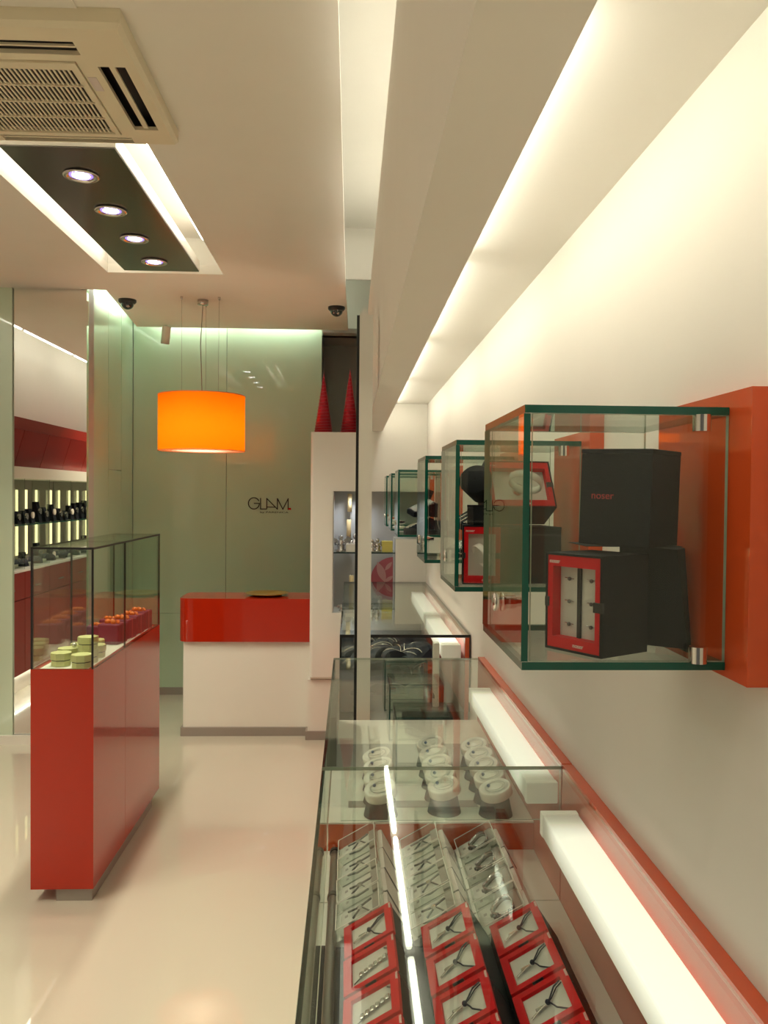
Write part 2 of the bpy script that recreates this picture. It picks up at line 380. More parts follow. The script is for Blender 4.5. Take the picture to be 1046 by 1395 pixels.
# ================================================================ CEILING OBJECTS
def aircon():
    t = thing('air_conditioner', (-.957, 2.522, 2.78), 'square cream ceiling air conditioner with slatted grille', 'air conditioner')
    x0, x1, y0, y1, z = -1.317, -.597, 2.162, 2.878, 2.73
    mb = MB()
    # frame plate with four corners, cut for grille and vents
    g = (-1.165, -.765, 2.335, 2.80)
    xs = [x0 + .012, -1.277, -1.20, -1.165, -.765, -.713, -.637, x1 - .012]
    vents = [(-.713, -.637, 2.36, 2.76), (-1.277, -1.201, 2.36, 2.76), (-1.17, -.74, 2.235, 2.300), (-1.17, -.74, 2.822, 2.866)]
    holes = vents + [g]
    X = sorted({x0 + .01, x1 - .01, *[h[0] for h in holes], *[h[1] for h in holes]}); Y = sorted({y0 + .01, y1 - .01, *[h[2] for h in holes], *[h[3] for h in holes]})
    for i in range(len(X) - 1):
        for j in range(len(Y) - 1):
            cx, cyy = (X[i] + X[i + 1]) / 2, (Y[j] + Y[j + 1]) / 2
            if any(h[0] < cx < h[1] and h[2] < cyy < h[3] for h in holes): continue
            mb.box(X[i], X[i + 1], Y[j], Y[j + 1], z, z + .012)
    # outer sloping skirt
    a = [(x0 + .01, y0 + .01), (x1 - .01, y0 + .01), (x1 - .01, y1 - .01), (x0 + .01, y1 - .01)]
    b = [(x0, y0), (x1, y0), (x1, y1), (x0, y1)]
    vs = [(*p, z) for p in a] + [(*p, z + .014) for p in b] + [(*p, ZC) for p in b]
    mb.add(vs, [(i, (i + 1) % 4, (i + 1) % 4 + 4, i + 4) for i in range(4)] + [(i + 4, (i + 1) % 4 + 4, (i + 1) % 4 + 8, i + 8) for i in range(4)])
    mb.build('casing', 'ac_plastic', t)
    MB().box(x0 + .02, x1 - .02, y0 + .02, y1 - .02, z + .044, z + .048).build('inner_chamber', 'dark', t)
    fr = MB()
    gx0, gx1, gy0, gy1 = -1.150, -.782, 2.372, 2.785
    for r_ in ((g[0] + .002, gx0, g[2] + .002, g[3] - .002), (gx1, g[1] - .002, g[2] + .002, g[3] - .002), (gx0, gx1, g[2] + .002, gy0), (gx0, gx1, gy1, g[3] - .002)):
        fr.box(*r_, z - .006, z + .008)
    for k in range(1, 4): yy = gy0 + (gy1 - gy0) * k / 4; fr.box(gx0, gx1, yy - .003, yy + .003, z - .002, z + .006)
    gf = fr.build('grille', 'ac_plastic', t)
    n = 27
    for k in range(n):
        xx = gx0 + (gx1 - gx0) * (k + .5) / n
        MB().box(xx - .0030, xx + .0030, gy0, gy1, z + .001, z + .004).build('slat', 'ac_plastic', gf)
    for vx0, vx1, vy0, vy1 in vents:
        if vx1 - vx0 < .1: MB().box(vx0 + .029, vx0 + .045, vy0 + .004, vy1 - .004, z + .004, z + .010).build('flap', 'ac_plastic', t)
        else: MB().box(vx0 + .004, vx1 - .004, (vy0 + vy1) / 2 - .004, (vy0 + vy1) / 2 + .004, z + .004, z + .010).build('flap', 'ac_plastic', t)
    MB().box(-.760, -.735, 2.42, 2.50, z - .001, z).build('sticker', 'pale_pink', t)
aircon()
def downlight_panel(dx=0, dy=0, label='dark steel ceiling panel holding four round downlights', en=42):
    t = thing('downlight_panel', (-1.04 + dx, 3.85 + dy, 2.765), label, 'light panel')
    x0, x1, y0, y1, z = -1.250 + dx, -.845 + dx, 3.0 + dy, 4.63 + dy, 2.765
    MB().box(x0, x1, y0, y1, z, z + .004).build('steel_plate', 'steel', t)
    MB().box(x0 + .002, x1 + .002, y0, y1 + .002, z + .005, z + .06).build('white_casing', 'white_gloss', t)
    for k, y in enumerate((3.255 + dy, 3.65 + dy, 4.045 + dy, 4.44 + dy)):
        c = (-1.045 + dx, y, z)
        d = MB().lathe([(.062, -.001), (.070, -.006), (.062, -.010), (.048, -.006), (.044, .0)], c, 28).build('downlight', 'chrome', t)
        MB().cyl((c[0], c[1], z - .004), .033, .003, 'z', 24).build('lamp_face', 'halogen_on', d)
        MB().lathe([(.0335, -.001), (.043, -.001), (.043, -.004), (.0335, -.004), (.0335, -.001)], c, 28).build('glare_ring', 'violet_glare', d)  # violet glare around the lamp, imitated by a glowing ring
        l = bpy.data.lights.new('downlight_beam', 'SPOT'); l.energy = en; l.color = WARM; l.spot_size = R(110); l.spot_blend = .6; l.shadow_soft_size = .04
        lo = bpy.data.objects.new('downlight_beam', l); C.objects.link(lo); lo.location = (c[0], c[1], z - .02)
downlight_panel()
downlight_panel(0, -3.95, 'second steel downlight panel, over the photographer', 19)
downlight_panel(-1.0, -1.9, 'third steel downlight panel, nearer the left wall', 40)
downlight_panel(-1.0, -5.2, 'fourth steel downlight panel, near the shop front', 26)
t = thing('ceiling_light', (-.85, 2.08, 2.76), 'white ceiling light edge at the top left corner', 'ceiling light')
MB().box(-1.6, -.705, 1.2, 2.165, ZC - .004, ZC).build('panel', 'white_gloss', t)
def dome(x, y, label):
    t = thing('dome_camera', (x, y, ZC), label, 'camera', 'dome cameras on the ceiling')
    MB().lathe([(.001, 0), (.056, 0), (.056, -.014), (.047, -.024), (.040, -.026)], (x, y, ZC), 24).build('base', 'black', t)
    MB().lathe([(.041, -.024)] + [(.041 * math.cos(a), -.026 - .036 * math.sin(a)) for a in [PI / 2 * k / 6 for k in range(6)]] + [(.0005, -.062)], (x, y, ZC), 24).build('dome', 'dome_glass', t)
    MB().cyl((x + .01, y - .034, ZC - .046), .009, .01, 'y', 12).build('lens', 'silver', t)
dome(-1.44, 5.40, 'black dome camera under the ceiling near the mirror')
dome(-.105, 5.50, 'black dome camera by the ceiling slot near the white post')
t = thing('spotlight', (-1.36, 6.2, ZC), 'small white cylinder spotlight at the ceiling edge', 'spotlight')
mb = MB(); mb.T = Matrix.Translation((-1.365, 6.17, 2.715)) @ Matrix.Rotation(R(8), 4, 'Y') @ Matrix.Rotation(R(12), 4, 'X')
mb.lathe([(.001, -.07), (.026, -.07), (.031, -.075), (.032, .05), (.001, .055)], (0, 0, 0), 20); mb.build('housing', 'paint', t)
MB().cyl((-1.365, 6.19, 2.755), .008, .026, 'z', 8).build('stem', 'white', t)

def pendant():
    cx, cyy = -.955, 5.35
    t = thing('pendant_lamp', (cx, cyy, 1.83), 'large orange drum pendant lamp over the counter', 'lamp')
    r = .272; z0, z1 = 1.815, 2.17
    mb = MB(); mb.lathe([(r, z0), (r, z1)], (cx, cyy, 0), 64); mb.build('lamp_shade', 'shade', t)
    mb = MB(); mb.lathe([(r + .002, z0), (r + .002, z0 + .003), (r - .003, z0 + .003), (r - .003, z0), (r + .002, z0)], (cx, cyy, 0), 64)
    mb.build('rim', 'orange_fruit', t); mb = MB(); mb.lathe([(r + .002, z1 - .006), (r + .002, z1), (r - .003, z1), (r - .003, z1 - .006), (r + .002, z1 - .006)], (cx, cyy, 0), 64); mb.build('rim', 'orange_fruit', t)
    MB().lathe([(.001, z0 + .001), (r - .0035, z0 + .001), (r - .0035, z0 + .003), (.001, z0 + .003)], (cx, cyy, 0), 48).build('diffuser', 'lamp_diffuser', t)
    MB().sphere((cx, cyy, 2.02), .05, 16, 10).build('bulb', 'bulb_on', t)
    mb = MB()
    for k in range(3):
        a = R(90 + 120 * k); mb.tube([(cx, cyy, z1 - .02), (cx + r * math.cos(a), cyy + r * math.sin(a), z1 - .004)], .003, 6)
    mb.build('spider_frame', 'chrome', t)
    MB().lathe([(.001, 0), (.034, 0), (.034, -.03), (.001, -.034)], (cx, cyy + .02, ZC), 20).build('ceiling_cap', 'silver', t)
    MB().tube([(cx, cyy + .02, ZC - .03), (cx - .012, cyy + .01, 2.5), (cx, cyy, 2.20), (cx, cyy, 2.06)], .0028, 6).build('power_cord', 'cable', t)
    for k in range(3):
        a = R(90 + 120 * k); x, y = cx + .135 * math.cos(a), cyy + .135 * math.sin(a)
        MB().lathe([(.001, 0), (.009, 0), (.007, -.012), (.003, -.02), (.001, -.021)], (x, y, ZC), 10).build('cable_hook', 'silver', t)
        MB().tube([(x, y, ZC - .02), (cx + r * .97 * math.cos(a) * .5, cyy + r * .97 * math.sin(a) * .5, z1 - .01)], .0009, 5).build('cable', 'cable', t)
    l = bpy.data.lights.new('pendant_bulb', 'POINT'); l.energy = 9; l.color = (1, .80, .55); l.shadow_soft_size = .05
    lo = bpy.data.objects.new('pendant_bulb', l); C.objects.link(lo); lo.location = (cx, cyy, 1.95)
def diffuser_mat():
    m = bpy.data.materials.new('lamp_diffuser'); m.use_nodes = True; nt = m.node_tree
    nt.nodes.remove(nt.nodes['Principled BSDF']); t = nt.nodes.new('ShaderNodeBsdfTranslucent'); t.inputs[0].default_value = (.95, .93, .9, 1)
    nt.links.new(t.outputs[0], nt.nodes['Material Output'].inputs[0]); M['lamp_diffuser'] = m
diffuser_mat()
pendant()

# ================================================================ LOGO ON THE GLASS WALL
def logo():
    t = thing('wall_logo', (-.62, 6.395, 1.433), 'black thin lettered GLAM logo with red dot on glass wall', 'sign')
    S = (.461 - .787 + .0) ; k_ = .326 / 843.0      # metres per drawing unit
    def P(u, v): return (-.787 + (u - 72) * k_, 6.396, 1.515 - (v - 78) * k_)
    def stroke(name, lines, m='black', r=.0034):
        mb = MB()
        for ln in lines:
            for a, b in zip(ln[:-1], ln[1:]):
                p, q = Vector(P(*a)), Vector(P(*b)); d = (q - p); L = d.length; d.normalize(); n = Vector((-d.z, 0, d.x)) * r
                p2, q2 = p - d * r, q + d * r; vs = []
                for yy in (-.002, .003): vs += [p2 + n + Vector((0, yy, 0)), q2 + n + Vector((0, yy, 0)), q2 - n + Vector((0, yy, 0)), p2 - n + Vector((0, yy, 0))]
                mb.add(vs, [(0, 1, 2, 3), (7, 6, 5, 4), (0, 4, 5, 1), (1, 5, 6, 2), (2, 6, 7, 3), (3, 7, 4, 0)])
        mb.build(name, m, t)
    G = [(186 + 108 * math.cos(R(a)), 190 - 112 * math.sin(R(a))) for a in range(28, 361, 12)]
    stroke('letter_g', [G + [(294, 190)], [(195, 190), (294, 190)]])
    stroke('letter_l', [[(318, 92), (318, 300), (430, 300)]])
    stroke('letter_a', [[(440, 296), (440, 92), (650, 300)], [(440, 262), (606, 262)]])
    stroke('letter_m', [[(650, 300), (650, 92), (758, 302), (862, 92), (862, 306)]])
    stroke('red_dot', [[(884, 294), (902, 294)]], 'red', .0068)
    me = text_mesh('subtitle', 'by PARENICA', .0185, 'black')
    o = bpy.data.objects.new('subtitle', me); C.objects.link(o); o.parent = t
    p = Vector(P(305, 380)); o.location = p - ORG[t.name]; o.rotation_euler = (PI / 2, 0, 0)
    w_ = max(v.co.x for v in me.vertices); o.scale = (.218 / w_, 1, 1)
logo()

# ================================================================ COUNTER
def counter():
    t = thing('counter', (-.66, 5.45, 0), 'cash counter with rounded orange top band and cream front', 'counter')
    x0, x1, y0, y1 = -1.085, -.256, 5.28, 5.62
    r = .06; n = 8
    def outline(x0, x1, y0, y1, r):
        return ([(x1, y0), (x1, y1)] + [(x0 + r - r * math.sin(a), y1 - r + r * math.cos(a)) for a in [PI / 2 * k / n for k in range(n + 1)]]
                + [(x0 + r - r * math.cos(a), y0 + r - r * math.sin(a)) for a in [PI / 2 * k / n for k in range(n + 1)]])
    MB().prism(outline(x0, x1, y0, y1, r), .605, .880, 'z').build('top_band', 'orange_lacquer', t)
    MB().prism(outline(x0 + .025, x1, y0 + .025, y1 - .02, .01), .055, .605, 'z').build('body', 'paint', t)
    MB().prism(outline(x0 + .012, x1, y0 + .010, y1 - .01, .008), 0, .055, 'z').build('plinth', 'skirting', t)
counter()
o = MB().lathe([(.001, .004), (.085, .004), (.10, .008), (.138, .018), (.142, .017), (.10, .004), (.085, 0), (.001, 0)], (-.545, 5.46, .881), 40).build('plate', 'gold')
tag(o, 'round gold plate lying on the orange counter', 'plate')

# ================================================================ NICHE AND CONES
t, ms = pane(NX0 + .001, NX1 - .001, 5.215, 5.48, 1.176, 1.184, 'case_glass', 'glass_edge_dark')
o = t.build('glass_shelf', ms); tag(o, 'green edged glass shelf across the wall niche', 'shelf')
l = bpy.data.lights.new('niche_light', 'SPOT'); l.energy = 3.5; l.color = (.85, .92, 1); l.spot_size = R(150); l.spot_blend = 1; l.shadow_soft_size = .03
lo = bpy.data.objects.new('niche_light', l); C.objects.link(lo); lo.location = (.02, 5.36, 1.55)
def candle(x, y, z, h, r, label):
    t = thing('candle', (x, y, z), label, 'candle', 'pillar candles in the niche')
    MB().lathe([(.001, 0), (r, 0), (r, h - .003), (r - .004, h), (.006, h - .003), (.001, h - .003)], (x, y, z), 20).build('wax', 'candle', t)
    MB().tube([(x, y, z + h - .004), (x + .001, y, z + h + .008)], .0012, 5).build('wick', 'black', t)
candle(-.012, 5.40, 1.184, .20, .015, 'tall slim candle standing on the niche glass shelf')
candle(.008, 5.37, .804, .22, .015, 'tall slim candle on the niche floor behind the white post')
# upper taper candle on a thin holder
t = thing('candle_holder', (-.008, 5.44, 1.184), 'slim tall holder raising a candle high in the niche', 'candle holder')
MB().lathe([(.001, 0), (.03, 0), (.03, .006), (.004, .012), (.004, .245), (.014, .25), (.001, .25)], (-.008, 5.44, 1.184), 16).build('stand', 'silver', t)
MB().lathe([(.001, .25), (.015, .25), (.015, .365), (.001, .368)], (-.008, 5.44, 1.184), 16).build('taper', 'candle', t)
def cherub(x, y, z, s, label, mt='silver'):
    t = thing('angel_figurine', (x, y, z), label, 'figurine', 'silver figurines in the niche')
    mb = MB(); mb.lathe([(.001, 0), (.022 * s, 0), (.024 * s, .006 * s), (.014 * s, .012 * s), (.018 * s, .03 * s), (.013 * s, .05 * s), (.006 * s, .058 * s), (.001, .058 * s)], (x, y, z), 14); mb.build('body', mt, t)
    MB().sphere((x, y, z + .066 * s), .012 * s, 12, 8).build('head', mt, t)
    for sg in (-1, 1):
        w_ = MB(); pts = [(0, 0), (.012, .022), (.030, .030), (.034, .016), (.022, -.004)]
        w_.prism([(x + sg * (.006 + p[0] * 1) * s, z + (.036 + p[1]) * s) for p in pts], y + .006 * s, y + .010 * s, 'y'); w_.build('wing', mt, t)
        MB().tube([(x + sg * .012 * s, y, z + .044 * s), (x + sg * .026 * s, y - .012 * s, z + .034 * s), (x + sg * .016 * s, y - .024 * s, z + .038 * s)], .0045 * s, 6).build('arm', mt, t)
cherub(-.062, 5.28, 1.184, 1.35, 'silver winged figurine at the left end of the niche shelf')
cherub(.030, 5.30, 1.184, 1.5, 'tall silver figurine beside the shelf candle')
cherub(.135, 5.28, 1.184, 1.05, 'silver figurine just right of the white post, on the shelf')
cherub(.172, 5.30, 1.184, 1.1, 'silver figurine touching the yellow box on the shelf')
cherub(-.058, 5.28, .804, .6, 'tiny silver figurine on the niche floor at left')
cherub(.125, 5.29, .804, 1.25, 'silver figurine low in the niche, right of the post')
cherub(.19, 5.32, .804, 1.25, 'silver figurine low in the niche beside a yellow box')
def small_box(x0, x1, y0, y1, z0, z1, mt, label, cat='box', group=None, lid='silver'):
    t = thing('gift_box', ((x0 + x1) / 2, (y0 + y1) / 2, z0), label, cat, group)
    MB().bbox(x0 + .001, x1 - .001, y0 + .001, y1 - .001, z0, z0 + (z1 - z0) * .78, .002).build('box_base', mt, t)
    MB().bbox(x0, x1, y0, y1, z0 + (z1 - z0) * .78, z1, .002).build('lid', mt, t)
small_box(.200, .268, 5.26, 5.33, 1.184, 1.252, 'yellow_box', 'dull yellow box at the right end of the niche shelf', group='yellow boxes in the niche')
small_box(.206, .272, 5.27, 5.33, .804, .87, 'yellow_box', 'dull yellow box low in the right of the niche', group='yellow boxes in the niche')
small_box(-.03, .03, 5.24, 5.30, 1.184, 1.235, 'pad', 'pale box at the candle foot on the niche shelf', group='yellow boxes in the niche')
# round pink print leaning in the niche
t = thing('leaf_print', (.21, 5.476, .985), 'round rose coloured print with pale leaf shapes in niche', 'print')
pts = [(min(.281, .285 + .150 * math.cos(R(a))), .985 + .150 * math.sin(R(a))) for a in range(90, 271, 10)]
MB().prism(pts, 5.475, 5.483).build('disc', 'rose', t)
for cx_, cz_, an, L in ((.205, 1.035, 112, .075), (.252, 1.075, 50, .038), (.255, .99, 35, .036)):
    a = R(an); poly = []
    for k in range(13):
        u = k / 12; poly.append((u * 2 - 1, .34 * math.sin(PI * u)))
    poly += [(p[0], -p[1]) for p in reversed(poly[1:-1])]
    MB().prism([(cx_ + L * (p[0] * math.cos(a) - p[1] * math.sin(a)), cz_ + L * (p[0] * math.sin(a) + p[1] * math.cos(a))) for p in poly], 5.473, 5.4755).build('leaf', 'rose_light', t)
def cone(x, y, h, label):
    z = 1.936; r = .062
    t = thing('cone_ornament', (x, y, z), label, 'ornament', 'red cone ornaments on the niche block')
    MB().lathe([(.001, 0), (r, 0), (r * .55, h * .45), (.002, h - .01), (.0005, h)], (x, y, z), 32).build('cone_body', 'crimson', t)
    pts = []
    N = 18 * 20
    for k in range(N):
        u = k / (N - 1); zz = u * .93 * h; rr = (r - (r - r * .55) * zz / (h * .45)) if zz < h * .45 else r * .55 * (1 - (zz - .45 * h) / (.55 * h))
        a = 2 * PI * 18 * (u ** .85); pts.append((x + (rr + .002) * math.cos(a), y + (rr + .002) * math.sin(a), z + .004 + zz))
    MB().tube(pts, .0013, 4).build('wire_spiral', 'rose', t)
cone(-.183, 5.45, .405, 'red wire wrapped cone, left one on the niche block')
cone(-.012, 5.45, .432, 'red wire wrapped cone, right one beside the white post')

# ================================================================ WHITE POST
mb = MB(); mb.box(.0265, .0745, 2.97, 3.05, 0, 2.19, 0); o = mb.build('post', 'paint'); tag(o, 'tall white post with black left edge between display cases', 'post')
MB().box(.0165, .0262, 2.975, 3.045, 0, 2.188).build('edge_strip', 'black', o)

# ================================================================ RIGHT DISPLAY CASES
def light_box(x0, x1, y0, y1, z0, z1, label):
    t = thing('light_box', ((x0 + x1) / 2, (y0 + y1) / 2, z0), label, 'light', 'white light boxes on the wall side')
    MB().bbox(x0, x1, y0 + .02, y1 - .02, z0, z1, .004).build('diffuser', 'diffuser', t)
    MB().bbox(x0 - .0006, x1 + .0006, y0, y0 + .0205, z0 - .0006, z1 + .0006, .002).build('end_cap', 'diffuser_end', t)
    MB().bbox(x0 - .0006, x1 + .0006, y1 - .0205, y1, z0 - .0006, z1 + .0006, .002).build('end_cap', 'diffuser_end', t)
GX0, GX1 = -.056, .452
def front_case():
    t = thing('display_case', (.2, 1.1, 0), 'long waist high glass display case nearest the viewer', 'display case', 'glass counter cases along the right wall')
    y0, y1 = .35, 1.733
    z = .975
    p, ms = pane(GX0, GX1, y0, y1, z - .006, z, 'case_glass', 'glass_edge_light', (5,)); p.build('top_pane', ms, t)
    p, ms = pane(GX0, GX0 + .006, y0, y1, .64, z - .0065, 'case_glass', 'glass_edge_dark'); p.build('side_pane', ms, t)
    MB().box(GX1 + .0005, XW - .001, y0, y1 - .001, .60, .980).build('back_board', 'orange', t)
    MB().box(-.049, .405, .40, 1.565, .6882, .6895).build('dark_mat', 'black_velvet', t)
    MB().box(GX0 + .007, GX1, y0, y1, .60, .688).build('base_tray', 'white', t)
    MB().box(GX0 + .006, GX1, y0, y1, .05, .599).build('cabinet_body', 'white', t)
    MB().box(GX0 + .03, GX1, y0 + .02, y1, 0, .05).build('plinth', 'skirting', t)
    MB().box(GX0 - .0005, GX0 + .0065, y0, y1, .60, .6395).build('dark_trim', 'black', t)
    MB().cyl((-.031, .4, .702), .010, 1.32, 'y', 16).build('lock_rail', 'rail_metal', t)
    MB().cyl((-.031, 1.7205, .702), .0118, .012, 'y', 16).build('rail_cap', 'black', t)
front_case()
def middle_case():
    t = thing('display_case', (.2, 2.3, 0), 'middle glass display case with raised white platform', 'display case', 'glass counter cases along the right wall')
    y0, y1 = 1.737, 2.90; z = .975
    p, ms = pane(GX0, GX1, y0, y1, z - .006, z, 'case_glass', 'glass_edge_light', (5,)); p.build('top_pane', ms, t)
    p, ms = pane(GX0, GX0 + .006, y0 + .007, y1, .64, z - .0065, 'case_glass', 'glass_edge_dark'); p.build('side_pane', ms, t)
    p, ms = pane(GX0 + .04, GX1 - .002, y0, y0 + .005, .86, z - .0065, 'case_glass', 'glass_edge_light'); p.build('divider_pane', ms, t)
    MB().box(GX1 + .0005, XW - .001, y0 + .001, y1, .60, .980).build('back_board', 'orange', t)
    MB().box(GX0 + .008, GX1, 1.99, 2.399, .752, .756).build('platform_top', 'white', t)
    MB().box(GX0 + .008, GX1, 2.4, 2.62, .752, .756).build('grey_platform_top', 'grey_paint', t)
    MB().box(GX0 + .008, GX1, 2.621, y1, .752, .756).build('platform_top', 'white', t)
    MB().box(.0, .33, 2.085, 2.13, .7561, .7567).build('dark_strip', 'skirting', t)
    MB().box(GX0 + .008, GX1, 1.988, y1, .60, .7515).build('platform', 'orange', t)
    MB().box(GX0 + .007, GX1, y0, 1.9875, .60, .688).build('lower_tray', 'white', t)
    MB().cyl((-.031, y0 + .001, .702), .010, .20, 'y', 16).build('lock_rail', 'rail_metal', t); MB().cyl((-.031, 1.9385, .702), .0118, .014, 'y', 16).build('rail_cap', 'black', t)
    MB().box(GX0 + .006, GX1, y0, y1, .05, .599).build('cabinet_body', 'white', t)
    MB().box(GX0 + .03, GX1, y0, y1, 0, .05).build('plinth', 'skirting', t)
    MB().box(GX0 + .004, GX0 + .02, 2.4, y1 - .01, .757, .90).build('grey_side_frame', 'rail_metal', t)
middle_case()
light_box(.377, .448, .45, 1.605, .886, .931, 'nearest long glowing light box at the wall side')
light_box(.384, .451, 1.76, 2.64, .886, .931, 'second glowing light box, in the middle case')
def far_case():
    t = thing('display_case', (.2, 4.2, 0), 'far glass display case with black front edges', 'display case', 'glass counter cases along the right wall')
    y0, y1 = 3.22, 5.17; z = 1.0; x0, x1 = -.039, XW - .004
    p, ms = pane(x0, x1, y0, y1, z - .0084, z + .003, 'case_glass', 'black'); p.build('top_pane', ms, t)
    p, ms = pane(x0, x0 + .006, y0 + .009, y1, .70, z - .0085, 'case_glass', 'black'); p.build('side_pane', ms, t)
    p, ms = pane(x0 + .001, x1 - .022, y0, y0 + .008, .70, z - .0085, 'clear_glass', 'glass_edge_dark'); p.build('front_pane', ms, t)
    MB().box(x0, x0 + .007, y0, y0 + .0085, .70, z - .0086).build('corner_edge', 'black', t)
    MB().box(x1 - .004, x1, y0 - .001, y0 + .008, .70, z - .0086).build('corner_edge', 'black', t)
    MB().box(x1 - .021, x1 - .0042, y0 + .009, y1, .60, z - .009).build('back_board', 'orange', t)
    MB().box(x1 - .021, x1 - .0042, y0 - .0, y0 + .0088, .70, z - .009).build('board_end', 'orange', t)
    MB().box(x0 + .001, x1 - .022, y0, y1, .66, .70).build('base_tray', 'black_velvet', t)
    MB().box(x0 + .003, x1 - .001, y0 + .002, y1, .05, .6595).build('cabinet_body', 'orange_dark', t)
    MB().box(x0 + .03, x1, y0 + .02, y1, 0, .05).build('plinth', 'skirting', t)
far_case()
light_box(.366, .440, 3.26, 4.02, .90, .955, 'third light box, front one in the far case')
light_box(.372, .444, 4.10, 5.05, .90, .955, 'last light box, at the back of the far case')
o = MB().bbox(.335, .36, 3.30, 3.34, .70, .955, .002).build('price_display', 'white_gloss'); tag(o, 'small upright cream stand in the far case front', 'stand')

# ---- jewellery boxes
COLS = [(.274, 'in the wall side column'), (.142, 'in the middle column'), (-.003, 'in the aisle side column')]
ROWW = ['nearest', 'second nearest', 'third nearest', 'fourth nearest', 'fifth nearest']
txt_small = text_mesh('brand_text', 'noser', .0085, 'print_white', .0002)
def red_box_proto():
    t = thing('jewellery_box', (0, 0, 0), 'x', 'jewellery box', 'red jewellery boxes in the front case')
    L = .106; W = .087; H0, H1 = .028, .078        # local: x to the wall, y to the back, face sloping up to +x
    a = math.atan2(H1 - H0, W); Sl = math.hypot(W, H1 - H0)
    MB().prism([(0, 0), (0, H0 - .003), (W, H1 - .003), (W + .042, .012), (W + .042, 0)], -L / 2, L / 2, 'y').build('body', 'charcoal', t)
    T = Matrix.Translation((0, 0, H0)) @ Matrix.Rotation(-a, 4, 'Y')
    fr = MB(); fr.T = T; b = .014
    for q in ((0, Sl, -L / 2 + .001, -L / 2 + b), (0, Sl, L / 2 - b, L / 2 - .001), (0, b, -L / 2 + b, L / 2 - b), (Sl - b, Sl, -L / 2 + b, L / 2 - b)): fr.box(*q, -.003, .006)
    fr.build('red_frame', 'red', t)
    p = MB(); p.T = T; p.box(b, Sl - b, -L / 2 + b, L / 2 - b, -.0028, -.0005); p.build('inner_pad', 'pad', t)
    n_ = MB(); n_.T = T; n_.box(Sl * .40, Sl * .60, -L / 2 - .0008, -L / 2 + .0009, -.004, .0061); n_.build('thumb_notch', 'black', t)
    o = bpy.data.objects.new('brand_text', txt_small); C.objects.link(o); o.parent = t
    o.matrix_local = T @ Matrix.Translation((Sl - .004, L / 2 - .004, .0063)) @ Matrix.Rotation(-PI / 2, 4, 'Z')
    return t, T, L, Sl
rb, RT, RL, RS = red_box_proto()
def necklace_proto():
    t = thing('necklace', (0, 0, 0), 'x', 'necklace', 'cord necklaces in the red boxes')
    mb = MB(); mb.T = RT
    mb.tube([(.082, .036, .003), (.070, .026, .005), (.058, .006, .005), (.054, -.002, .006), (.060, -.012, .005), (.064, -.022, .005), (.082, -.038, .003)], .0014, 6)
    mb.tube([(.084, .030, .003), (.073, .022, .004), (.060, .003, .005), (.054, -.002, .006)], .001, 5)
    mb.build('cord', 'cord', t)
    k = MB(); k.T = RT; k.sphere((.053, -.002, .006), .0045, 10, 6); k.build('knot', 'cord', t)
    pd = MB(); pd.T = RT; pd.bbox(.030, .048, -.006, .000, .002, .005, .001); pd.tube([(.020, -.016, .003), (.034, -.008, .004), (.048, -.003, .005)], .0016, 6); pd.build('pendant', 'silver', t)
    return t
def bracelet_silver_proto():
    t = thing('bracelet', (0, 0, 0), 'x', 'bracelet', 'silver bracelets lying in the red boxes')
    mb = MB(); mb.T = RT
    for k in range(6):
        mb.bbox(.030 + .009 * k, .037 + .009 * k, -.018 + .003 * k, -.006 + .003 * k, .002, .005, .0012)
    mb.build('links', 'silver', t)
    mb = MB(); mb.T = RT; mb.tube([(.02, -.03, .003), (.034, -.02, .003), (.03, -.01, .003)], .0012, 5); mb.tube([(.084, .004, .003), (.09, .02, .003), (.078, .03, .003)], .0012, 5); mb.build('clasp', 'rail_metal', t)
    return t
nk = necklace_proto(); br = bracelet_silver_proto()
ZT = .689
first = {'b': True, 'n': True, 's': True}
for ci, (cx_, cw) in enumerate(COLS):
    for ri in range(5):
        y = 1.512 - .1125 * (4 - ri) if False else 1.510 - .113 * ri
        word = ROWW[4 - ri]
        place(rb, first['b'], (cx_, y, ZT + .002), R(random.uniform(-1, 1)), f'red framed black jewellery box, {word} {cw}', 'red jewellery boxes in the front case'); first['b'] = False
        silver = (ci == 2 and ri in (1, 2)) or (ci == 1 and ri == 4)
        if silver:
            place(br, first['s'], (cx_, y, ZT + .0025), R(random.uniform(-3, 3)), f'silver link bracelet, red box, {word} {cw}', 'silver bracelets lying in the red boxes'); first['s'] = False
        else:
            place(nk, first['n'], (cx_, y, ZT + .0025), R(random.uniform(-4, 4)), f'dark cord necklace, red box, {word} {cw}', 'cord necklaces in the red boxes'); first['n'] = False
